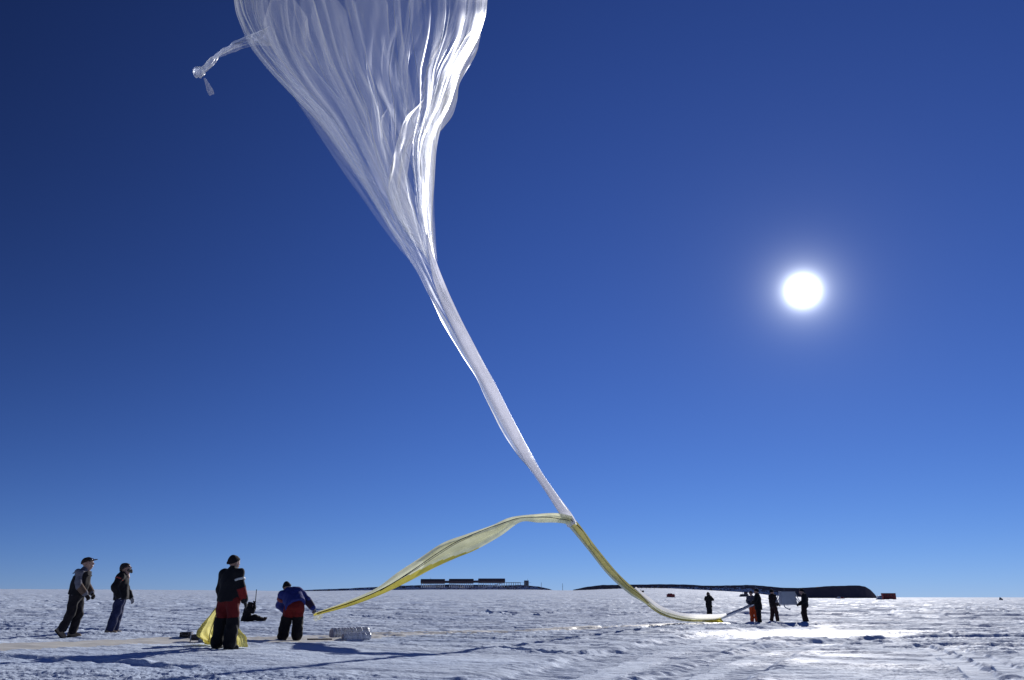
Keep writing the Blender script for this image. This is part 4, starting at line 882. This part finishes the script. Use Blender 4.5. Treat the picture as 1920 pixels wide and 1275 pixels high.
def person(loc, yaw, label, H=1.78, pose=None, jacket=(.012, .012, .016), trousers=(.012, .012, .016), boots=(.02, .018, .016), hat=('beanie', (.02, .015, .02)), gloves=(.015, .015, .018),
           look=0.0, turn=0.0, tilt=0.0, res=.020, hem=.80, lower=None, lower_z=.62, armband=None, forearm=None, bib=None, shirt_sleeve=None, bulk=1.22, extras=(), grip=(False, False), sleeve_short=False, group=None, vest=None, flap=False, glove_skip=()):
    J = {k: np.array(v, float) for k, v in STAND.items()}
    if pose:
        for k, v in pose.items(): J[k] = np.array(v, float)
    S = H / 1.78; root = empty('person', loc, yaw); tag(root, label, 'person', group); root.scale = (S, S, S)
    seed = abs(hash(label)) % 1000 if False else sum(map(ord, label)) % 997
    ups = J['neck'] - J['pelvis']; ups /= np.linalg.norm(ups); rgt = J['sr'] - J['sl']; rgt /= np.linalg.norm(rgt); fwd = np.cross(ups, rgt)
    fore = np.array([0., 1, 0])
    def mk(name, VF, m): return obj(name, mesh_from(name, VF[0], VF[1]), m, root)
    def bounds(ks, pad):
        A = np.array([J[k] for k in ks]); return A.min(0) - pad, A.max(0) + pad
    hr = head_rot = rotm(turn, look, tilt); hd = J['head']
    # ---- body: one continuous figure from head to feet
    def limbs(P, g):
        ds = [cone(P, J['pelvis'] - ups * .02, J['chest'], .125 + g, .135 + g, (fwd, 1.30)), cone(P, J['chest'], J['neck'] - ups * .05, .135 + g, .09 + g, (fwd, 1.30)), cone(P, J['sl'], J['sr'], .062 + g, .062 + g), cone(P, J['neck'] - ups * .06, J['head'] - ups * .04, .058 + g * .3, .052 + g * .3)]
        return ds
    def bodyf(P):
        ds = limbs(P, 0)
        for s in 'lr':
            ds += [cone(P, J['s' + s], J['e' + s], .050, .040), cone(P, J['e' + s], J['w' + s], .040, .028), cone(P, J['h' + s], J['k' + s], .082, .054), cone(P, J['k' + s], J['a' + s], .053, .036)]
            fd = J['f' + s] / np.linalg.norm(J['f' + s]); ds.append(cone(P, J['a' + s] - fd * .03 + [0, 0, -.03], J['a' + s] + fd * .14 + [0, 0, -.05], .036, .030))
        return smin(ds, .035)
    keys = list(k for k in J if not k in ('fl', 'fr')); lo, hi = bounds(keys, .16)
    bv, bf = nets(bodyf, lo, hi, max(res, .02)); VV, FF = [bv], [bf]; off = len(bv)
    hv, hf = head_mesh(.009 if res < .025 else .013); VV.append(hv @ hr.T * HS + hd); FF.append(hf + off); off += len(hv)
    hands = []
    for i, s in enumerate('lr'):
        d = J['w' + s] - J['e' + s]; d /= np.linalg.norm(d); side = np.cross(d, [0, 0, 1.]) if abs(d[2]) < .9 else np.cross(d, rgt * (1 if s == 'r' else -1))
        side /= np.linalg.norm(side) + 1e-9; inn = (J['pelvis'] - J['w' + s]); inn -= d * (inn @ d); inn /= np.linalg.norm(inn) + 1e-9
        zax = -inn; xax = np.cross(d, zax); M = np.stack([xax, d, zax], 1)
        v, f = hand_mesh(grip[i], .0055 if res < .025 else .008); v = v.copy(); mir = xax @ fore < 0
        if mir: v[:, 0] *= -1; f = f[:, ::-1]
        hv_ = v @ M.T + J['w' + s] + d * .03; VV.append(hv_); FF.append(f + off); off += len(v); hands.append((v, f, M, d, s))
    mk('body', (np.vstack(VV), np.vstack(FF)), SKIN)
    if gloves is not None:
        for i, (v, f, M, d, s) in enumerate(hands):
            if s in glove_skip: continue
            g = v * np.array([1.16, 1.06, 1.32]); cuff = nets(lambda P: cone(P, (0, -.06, 0), (0, .01, 0), .044, .036), (-.06, -.12, -.06), (.06, .06, .06), .012)
            mk('glove', (np.vstack([g, cuff[0]]) @ M.T + J['w' + s] + d * .03, np.vstack([f, cuff[1] + len(g)])), fabric(gloves))
    # ---- trousers
    def trf(P):
        ds = [cone(P, J['pelvis'] + ups * .10, J['pelvis'] - ups * .05, .150, .165, (fwd, 1.2))]
        for s in 'lr': ds += [cone(P, J['h' + s] - [0, 0, .02], J['k' + s], .112 * bulk, .090 * bulk), cone(P, J['k' + s], J['a' + s] + (J['k' + s] - J['a' + s]) * .10, .090 * bulk, .088 * bulk)]
        return smin(ds, .03) + wrinkle(P, .014, seed)
    lo, hi = bounds(['pelvis', 'hl', 'hr', 'kl', 'kr', 'al', 'ar'], .26); mk('trousers', nets(trf, lo, hi, res), fabric(trousers))
    if lower is not None:
        for s in 'lr':
            a = J['k' + s] + (J['h' + s] - J['k' + s]) * (lower_z - .52) / .43 if lower_z > .52 else J['k' + s]
            q = J['a' + s] + (J['k' + s] - J['a' + s]) * .05
            def lf(P):
                d = smin([cone(P, a, J['k' + s], .104 * bulk, .101 * bulk), cone(P, J['k' + s], q, .101 * bulk, .100 * bulk)], .02) + wrinkle(P, .013, seed)
                n1 = (a - J['k' + s]) / (np.linalg.norm(a - J['k' + s]) + 1e-9) if lower_z > .53 else np.array([0, 0, 1.])
                return np.maximum(d, (P - a) @ n1)
            lo, hi = np.minimum(a, q) - .16, np.maximum(a, q) + .16; mk('leg_guard', nets(lf, lo, hi, res), fabric(lower))
    # ---- boots
    for s in 'lr':
        fd = J['f' + s] / np.linalg.norm(J['f' + s]); A = J['a' + s]; upv = (J['k' + s] - A); upv /= np.linalg.norm(upv)
        sole_n = np.cross(np.cross(fd, upv), fd); sole_n /= np.linalg.norm(sole_n)
        base = A - sole_n * .095
        def bt(P):
            d = smin([cone(P, A - fd * .045 - sole_n * .035, A + fd * .16 - sole_n * .050, .060, .052), cone(P, A - fd * .01, A + upv * .16, .070, .074)], .04)
            return np.maximum(d, -((P - base) @ sole_n))
        lo, hi = np.minimum.reduce([A - fd * .1, A + fd * .22, A + upv * .17]) - .12, np.maximum.reduce([A - fd * .1, A + fd * .22, A + upv * .17]) + .12
        b = mk('boot', nets(bt, lo, hi, .015), fabric(boots, .6))
        def so(P):
            d = cone(P, A - fd * .045 - sole_n * .075, A + fd * .165 - sole_n * .075, .064, .058)
            return np.maximum(np.maximum(d, -((P - base) @ sole_n) - .012), (P - base) @ sole_n - .022)
        v, f = nets(so, lo - .02, hi + .02, .014); obj('sole', mesh_from('sole', v, f), fabric((.05, .04, .03), .7), b)
    # ---- jacket (or shirt under bib overalls)
    jh = hem - .99
    def jk(P, g=0.0):
        hemp = J['pelvis'] + ups * jh
        ds = [cone(P, J['pelvis'] + ups * (jh - .02), J['chest'] - ups * .02, (.195 + g) * bulk, (.185 + g) * bulk, (fwd, 1.28)), cone(P, J['chest'] - ups * .02, J['neck'] - ups * .09, (.185 + g) * bulk, (.13 + g) * bulk, (fwd, 1.28)),
              cone(P, J['sl'], J['sr'], (.088 + g) * bulk, (.088 + g) * bulk), cone(P, J['neck'] - ups * .05, J['neck'] + ups * .035, .088 + g, .078 + g)]
        d = smin(ds, .05); arms = []
        for s in 'lr':
            e, w = J['e' + s], J['w' + s]; arms.append(cone(P, J['s' + s], e, (.084 + g) * bulk, (.070 + g) * bulk))
            if not sleeve_short: arms.append(cone(P, e, w, (.070 + g) * bulk, (.056 + g) * bulk))
        d = np.maximum(d, -(P - hemp) @ ups)
        return smin([d] + arms, .028) + wrinkle(P, .016, seed + 5, .8)
    lo, hi = bounds(['pelvis', 'chest', 'neck', 'sl', 'sr', 'el', 'er', 'wl', 'wr'], .27); jo = mk('shirt' if bib is not None else 'jacket', nets(jk, lo, hi, res), fabric(jacket))
    def band(name, a, b, r0, r1, t0, t1, m, parent):
        dv = (b - a) / np.linalg.norm(b - a); ln = np.linalg.norm(b - a)
        def bf_(P): t = (P - a) @ dv / ln; return np.maximum(np.maximum(cone(P, a, b, r0, r1) , (t0 - t) * ln), (t - t1) * ln)
        v, f = nets(bf_, np.minimum(a, b) - .13, np.maximum(a, b) + .13, .012); return obj(name, mesh_from(name, v, f), m, parent)
    for spec in (armband or []):
        s, t0, t1, c = spec; band('armband', J['s' + s], J['e' + s], .093 * bulk, .080 * bulk, t0, t1, fabric(c, .5), jo)
    for spec in (forearm or []):
        s, c = spec; band('sleeve', J['e' + s], J['w' + s], .076 * bulk, .062 * bulk, -.05, .92, fabric(c), jo)
    if vest is not None:
        def vf(P):
            d = smin([cone(P, J['pelvis'] + ups * .10, J['chest'], .218, .205, (fwd, 1.28)), cone(P, J['chest'], J['neck'] - ups * .09, .205, .15, (fwd, 1.28)), cone(P, J['sl'] * .8 + J['sr'] * .2, J['sr'] * .8 + J['sl'] * .2, .108, .108)], .05)
            return np.maximum(d, -(P - J['pelvis'] - ups * vest[1]) @ ups)
        obj('vest', mesh_from('vest', *nets(vf, lo, hi, res)), fabric(vest[0]), jo)
    if bib is not None:
        def bb(P):
            top = J['chest'] + ups * .09
            d = smin([cone(P, J['pelvis'] - ups * .06, J['pelvis'] + ups * .2, .205 * bulk, .205 * bulk, (fwd, 1.20)), cone(P, J['pelvis'] + ups * .2, J['chest'] + ups * .1, .205 * bulk, .20 * bulk, (fwd, 1.20))], .05) + wrinkle(P, .007, seed + 2)
            d = np.maximum(d, (P - top) @ ups - .10 * np.clip((P - top) @ fwd / .15, -.6, 1)); d = np.maximum(d, -(P - J['pelvis'] + ups * .05) @ ups)
            for s in (-1, 1):
                for q in (-1, 1):
                    d = np.minimum(d, cone(P, top + rgt * s * .09 + fwd * q * .18, J['neck'] - ups * .03 + rgt * s * .085 + fwd * q * .03, .016, .016))
            return d
        obj('bib', mesh_from('bib', *nets(bb, lo, hi, .016)), fabric(bib), root)
    if flap:
        fv, ff = nets(lambda P: cone(P, J['pelvis'] + rgt * .17 - ups * .02 + fwd * .08, J['pelvis'] + rgt * .19 + fwd * .14 + np.array([0, 0, -.24]), .07, .10, (rgt, 2.2)), J['pelvis'] - .5, J['pelvis'] + .5, .02)
        obj('jacket_flap', mesh_from('jacket_flap', fv, ff), fabric(jacket), jo)
    # ---- hat and things on the head
    kind, hc = hat
    def onhead(name, fun, m, lo=(-.17, -.2, -.25), hi=(.17, .26, .24), h=.011): v, f = nets(fun, lo, hi, h); return obj(name, mesh_from(name, v @ hr.T * HS + hd, f), m, root)
    sk = lambda P, g: smin([cone(P, (0, -.020, .035), (0, .010, .038), .092 + g, .087 + g, ((1, 0, 0), 1.12)), cone(P, (0, -.03, .0), (0, -.03, -.03), .08 + g, .075 + g)], .03)
    if kind in ('beanie', 'cap'):
        hat_o = onhead('hat', lambda P: np.maximum(smin([sk(P, .012), cone(P, (0, -.02, .085), (0, -.025, .095), .062, .055)], .03), -(P[:, 2] - .028 - .25 * (P[:, 1] - .0))) if kind == 'beanie' else np.maximum(sk(P, .012), -(P[:, 2] - .035 - .15 * P[:, 1])), fabric(hc))
        if kind == 'cap': 
            v, f = nets(lambda P: np.maximum(np.maximum(cone(P, (0, .05, .052), (0, .135, .048), .082, .070, ((0, 0, 1), 6)), -(P[:, 1] - .05)), np.abs(P[:, 2] - .05 + .25 * (P[:, 0] ** 2) / .08) - .011), (-.12, .0, -.02), (.12, .26, .12), .007)
            obj('brim', mesh_from('brim', v @ hr.T * HS + hd, f), fabric(hc), hat_o)
        else:
            v, f = nets(lambda P: np.maximum(np.maximum(sk(P, .020), -(P[:, 2] - .022 - .25 * P[:, 1])), (P[:, 2] - .062 - .25 * P[:, 1])), (-.16, -.18, -.1), (.16, .18, .16), .011); obj('hat_cuff', mesh_from('hat_cuff', v @ hr.T * HS + hd, f), fabric(hc), hat_o)
    elif kind == 'hood':
        onhead('hood', lambda P: np.maximum(smin([sk(P, .028), cone(P, (0, -.03, -.06), (0, -.04, -.16), .085, .12), cone(P, (0, -.03, .10), (0, -.05, .15), .05, .03)], .04), -cone(P, (0, .11, -.01), (0, .2, -.01), .07, .08)), fabric(hc))
    if 'sunglasses' in extras:
        v, f = nets(lambda P: np.minimum(np.minimum(*[cone(P, (s * .026, .102, .014), (s * .046, .092, .014), .021, .020, ((0, 1, 0), 2.2)) for s in (-1, 1)]), np.minimum(*[cone(P, (s * .070, .085, .018), (s * .090, -.01, .022), .006, .006) for s in (-1, 1)])), (-.12, -.04, -.03), (.12, .14, .06), .006)
        obj('sunglasses', mesh_from('sunglasses', v @ hr.T * HS + hd, f), mat('dark_lens', (.01, .01, .012), .08, .8), root)
    if 'goggles' in extras:
        onhead('goggles', lambda P: np.maximum(cone(P, (-.05, .075, .062), (.05, .075, .062), .040, .040), -cone(P, (-.06, .05, .06), (.06, .05, .06), .03, .03)), mat('goggle_lens', (.03, .02, .015), .12, .7), h=.009)
    if 'beard' in extras:
        onhead('beard', lambda P: smin([cone(P, (-.05, .05, -.06), (.05, .05, -.06), .030, .030), cone(P, (0, .085, -.095), (0, .09, -.125), .045, .026)], .03) + wrinkle(P, .003, 3, 3), fabric((.10, .085, .07)), h=.009)
    if 'hair' in extras:
        onhead('hair', lambda P: np.maximum(smin([sk(P, .006), cone(P, (0, -.06, -.05), (0, -.06, -.08), .055, .05)], .03) + wrinkle(P, .003, 4, 3), P[:, 1] - .015), fabric((.045, .03, .02)))
    return root, J, S
def stand_at(u, y):
    p = ground_y(u, y); return p + np.array([0, 0, .015])
BLACKC, NAVY, REDC = (.009, .009, .012), (.010, .012, .03), (.22, .012, .010)
# 1: walking in bib overalls and a peaked cap
person(stand_at(144, 19.1), R_(-82), 'person walking at far left in grey shirt, dark bib overalls and peaked cap', 1.80,
       dict(pelvis=(0, .0, .97), chest=(0, .03, 1.30), neck=(0, .07, 1.48), head=(0, .12, 1.63), sl=(-.17, .05, 1.41), sr=(.17, .03, 1.41), er=(.21, .09, 1.13), wr=(.17, .24, .95), el=(-.21, .12, 1.13), wl=(-.12, .28, .97),
            hl=(-.10, 0, .93), kl=(-.11, .06, .50), al=(-.11, .0, .105), hr=(.10, 0, .93), kr=(.11, -.03, .51), ar=(.10, -.17, .17), fr=(0, .70, -.70)),
       jacket=(.15, .15, .18), trousers=(.014, .011, .014), bib=(.010, .009, .012), boots=(.24, .18, .12), hat=('cap', (.05, .030, .025)), gloves=(.016, .012, .012), look=R_(14), sleeve_short=False, forearm=[('r', (.13, .085, .06)), ('l', (.13, .085, .06))], extras=('goggles',), grip=(True, True), hem=.95, bulk=1.1)
# 2: leaning back, looking up
person(stand_at(224, 21.4), R_(-72), 'bearded person in black jacket, blue trousers and sunglasses leaning back to look up', 1.78,
       dict(pelvis=(0, .04, .98), chest=(0, .0, 1.30), neck=(0, .01, 1.49), head=(0, .05, 1.63), hl=(-.10, .04, .94), hr=(.10, .03, .94), kl=(-.12, .02, .52), al=(-.13, -.03, .10), kr=(.12, .0, .52), ar=(.14, -.10, .10),
            er=(.27, -.12, 1.19), wr=(.22, .0, .93), el=(-.24, .10, 1.14), wl=(-.22, .24, .92), sl=(-.185, .02, 1.43), sr=(.185, -.02, 1.43)),
       jacket=(.010, .010, .013), trousers=(.018, .024, .075), boots=(.36, .27, .18), hat=('beanie', (.045, .035, .035)), gloves=(.42, .42, .44), look=R_(26), extras=('sunglasses', 'beard'), armband=[('r', .18, .32, (.35, .06, .05))], hem=.86)
# 3: nearest, seen from behind
person(stand_at(430, 17.0), R_(-24), 'nearest person seen from behind, black jacket with pale armband and red trousers', 1.84,
       dict(pelvis=(0, 0, .98), chest=(0, 0, 1.30), head=(0, .03, 1.645), er=(.28, -.0, 1.16), wr=(.31, .10, .93), el=(-.25, .0, 1.14), wl=(-.20, .06, .88), hl=(-.11, 0, .94), hr=(.11, 0, .94), kl=(-.16, .02, .52), al=(-.17, -.02, .10), kr=(.14, .03, .52), ar=(.14, .0, .10), fl=(-.2, 1, -.12), fr=(.35, 1, -.12)),
       jacket=BLACKC, trousers=(.14, .010, .010), lower=(.008, .007, .009), lower_z=.60, boots=(.012, .010, .010), hat=('beanie', (.016, .010, .013)), look=R_(8), turn=R_(-6), armband=[('r', .34, .50, (.62, .62, .58))], forearm=[('r', (.20, .014, .014))], hem=.91, bulk=1.26, res=.018)
# 4: stooping in blue, holding the end of the parachute
person(stand_at(549, 21.3), R_(8), 'stooping person in blue jacket and red trousers holding the yellow parachute end', 1.76,
       dict(pelvis=(.07, -.02, .90), chest=(-.04, .20, 1.10), neck=(-.14, .31, 1.22), head=(-.22, .37, 1.31), sl=(-.29, .23, 1.12), sr=(.12, .28, 1.21), el=(-.37, .36, .88), wl=(-.24, .46, .72), er=(.36, .24, .99), wr=(.52, .20, .80),
            hl=(-.03, 0, .86), hr=(.17, 0, .86), kl=(-.13, .08, .48), al=(-.17, .0, .10), kr=(.17, .08, .48), ar=(.20, .0, .10), fl=(-.55, .85, -.12), fr=(-.1, 1, -.12)),
       jacket=(.028, .040, .21), trousers=(.17, .012, .011), lower=(.009, .008, .010), lower_z=.66, boots=(.014, .012, .012), hat=('beanie', (.014, .014, .014)), gloves=(.36, .34, .33), look=R_(-22), turn=R_(10), tilt=R_(-14), armband=[('l', .25, .55, (.22, .05, .06))], forearm=[('r', (.035, .02, .05))], grip=(False, True), flap=True, hem=.93, bulk=1.40, res=.018)
# 5: sitting on the snow with a pole
pr, PJ, PS = person(stand_at(466, 40.5), R_(-72), 'dark-clothed person sitting on the snow holding up a thin pole', 1.78,
       dict(pelvis=(0, -.02, .17), chest=(0, .03, .47), neck=(0, .09, .65), head=(0, .14, .79), sl=(-.18, .05, .60), sr=(.18, .05, .60), hl=(-.10, .02, .15), hr=(.10, .02, .15), kl=(-.17, .42, .26), kr=(.16, .44, .24), al=(-.12, .74, .10), ar=(.12, .80, .10), fl=(-.2, .5, .8), fr=(.2, .5, .8),
            el=(-.16, .30, .64), wl=(-.06, .30, .88), er=(.20, .28, .52), wr=(.06, .34, .70)), jacket=(.012, .009, .010), trousers=(.014, .010, .010), boots=(.05, .02, .02), hat=('hood', (.013, .010, .010)), gloves=(.03, .018, .016), look=R_(12), grip=(True, True), hem=.82, lower=None, res=.024, bulk=1.42)
pw_ = np.array(pr.location) + rotm(R_(-72)) @ np.array([-.02, .36, .62]) * PS
pole = empty('hand_pole', pw_); tag(pole, 'thin dark pole held upright by the sitting person', 'pole'); q_ = at(481, 1105, pw_[1]) - pw_
part('shaft', tube_geo([(0, 0, 0), q_], np.array([.022, .018]), 8), CORD, pole); part('grip', tube_geo([(0, 0, 0), q_ * .22], .030, 8), BLK, pole)
# right-hand crew
person(stand_at(1328, 63), R_(185), 'lone far figure in dark clothes with hands raised to the face', 1.78,
       dict(el=(-.30, .14, 1.26), wl=(-.08, .24, 1.52), er=(.30, .14, 1.26), wr=(.08, .24, 1.52), hl=(-.09, 0, .95), hr=(.09, 0, .95), kl=(-.10, .02, .52), kr=(.10, .02, .52), al=(-.11, 0, .1), ar=(.11, 0, .1)), jacket=(.010, .009, .011), hat=('hood', (.010, .009, .011)), res=.03, hem=.70, bulk=1.28)
person(stand_at(1410.5, 46.0), R_(150), 'crew member in bright orange trousers gripping the silvery film train', 1.74,
       dict(pelvis=(0, -.04, .97), chest=(.02, .10, 1.26), neck=(.02, .16, 1.44), head=(.02, .20, 1.60), er=(.26, .18, 1.16), wr=(.14, .38, 1.06), el=(-.26, .18, 1.16), wl=(-.06, .40, 1.06), sl=(-.17, .1, 1.38), sr=(.2, .1, 1.38)), jacket=(.10, .10, .13), trousers=(.55, .07, .015), boots=(.05, .02, .015), hat=('beanie', (.03, .03, .035)), grip=(True, True), res=.026, hem=.92, bulk=1.28)
person(stand_at(1420, 44.6), R_(68), 'crew member in black with green shoulder patch standing before the orange-clad one', 1.80,
       dict(er=(.25, .08, 1.16), wr=(.20, .28, 1.08), el=(-.25, .1, 1.16), wl=(-.18, .3, 1.06), al=(-.09, 0, .1), ar=(.09, .03, .1), kl=(-.10, .02, .52), kr=(.10, .02, .52)), jacket=(.010, .010, .010), trousers=(.010, .009, .010), hat=('beanie', (.012, .012, .014)), vest=((.05, .16, .02), .36), grip=(True, True), res=.026, bulk=1.32, hem=.72)
person(stand_at(1448, 47.4), R_(-70), 'crew member in dark suit carrying the left side of the pale payload box', 1.78,
       dict(chest=(0, -.03, 1.30), neck=(0, -.02, 1.49), head=(0, .0, 1.645), er=(.26, .04, 1.14), wr=(.18, .28, .98), el=(-.24, .06, 1.14), wl=(-.14, .30, .98), kl=(-.13, .0, .52), al=(-.15, -.10, .1), kr=(.12, .08, .52), ar=(.13, .10, .10)), jacket=(.012, .009, .012), trousers=(.022, .010, .012), hat=('beanie', (.012, .010, .012)), gloves=(.02, .018, .018), boots=(.02, .02, .03), res=.026, grip=(True, True), hem=.84)
person(stand_at(1506, 45.4), R_(82), 'crew member in black suit carrying the right side of the pale payload box', 1.80,
       dict(pelvis=(0, -.02, .97), chest=(0, -.06, 1.29), neck=(0, -.02, 1.48), head=(0, .06, 1.635), sl=(-.185, -.04, 1.42), sr=(.185, -.04, 1.42), er=(.24, .02, 1.13), wr=(.16, .26, .99), el=(-.24, .02, 1.13), wl=(-.16, .26, .99), kl=(-.12, .05, .52), al=(-.13, -.02, .1), kr=(.12, .08, .52), ar=(.12, .04, .10)), jacket=(.010, .010, .014), trousers=(.018, .009, .010), hat=('beanie', (.008, .008, .010)), gloves=(.015, .012, .012), boots=(.025, .010, .010), res=.026, grip=(True, True), hem=.84, armband=[('r', .1, .25, (.10, .10, .11))])
# the payload box
PBOX = mat('pale_blue_grey_foam', (0.50, 0.54, 0.62), .6, .3, .06, 6, transl=.3)
c = at(1476, 1121.5, 46.2); pb_ = empty('payload_box', c - np.array([0, 0, .36]), R_(-3)); tag(pb_, 'pale grey boxy payload held between two crew members', 'box')
Vt = [(-.42, -.30, 0), (.46, -.30, 0), (.46, .30, 0), (-.42, .30, 0), (-.36, -.27, .68), (.38, -.27, .68), (.38, .27, .68), (-.36, .27, .68)]
part('shell', (Vt, [(3, 2, 1, 0), (4, 5, 6, 7), (0, 1, 5, 4), (1, 2, 6, 5), (2, 3, 7, 6), (3, 0, 4, 7)]), PBOX, pb_)
part('lid', box_geo(.01, 0, .70, .80, .60, .045, .012), PBOX, pb_); part('antenna', tube_geo([(-.12, 0, .72), (-.12, 0, .92)], .02, 8), STEEL, pb_)
for s, x in ((-1, -.44), (1, .47)):
    for yy in (-.2, .2): part('strap', tube_geo(catmull([(x * .86, yy, .66), (x * 1.12, yy, .40), (x * 1.42, yy * .6, .14)], 14), .022, 6), PBOX, pb_)
    part('carry_bar', tube_geo([(x * 1.42, -.2, .13), (x * 1.42, .2, .13)], .018, 8), STEEL, pb_)
cable = catmull([(-.3, -.25, .02), (-.25, -.3, -.12), (-.02, -.3, -.25), (.02, -.25, -.2)], 30); part('dangling_strap', tube_geo(cable, .03, 6), PBOX, pb_)
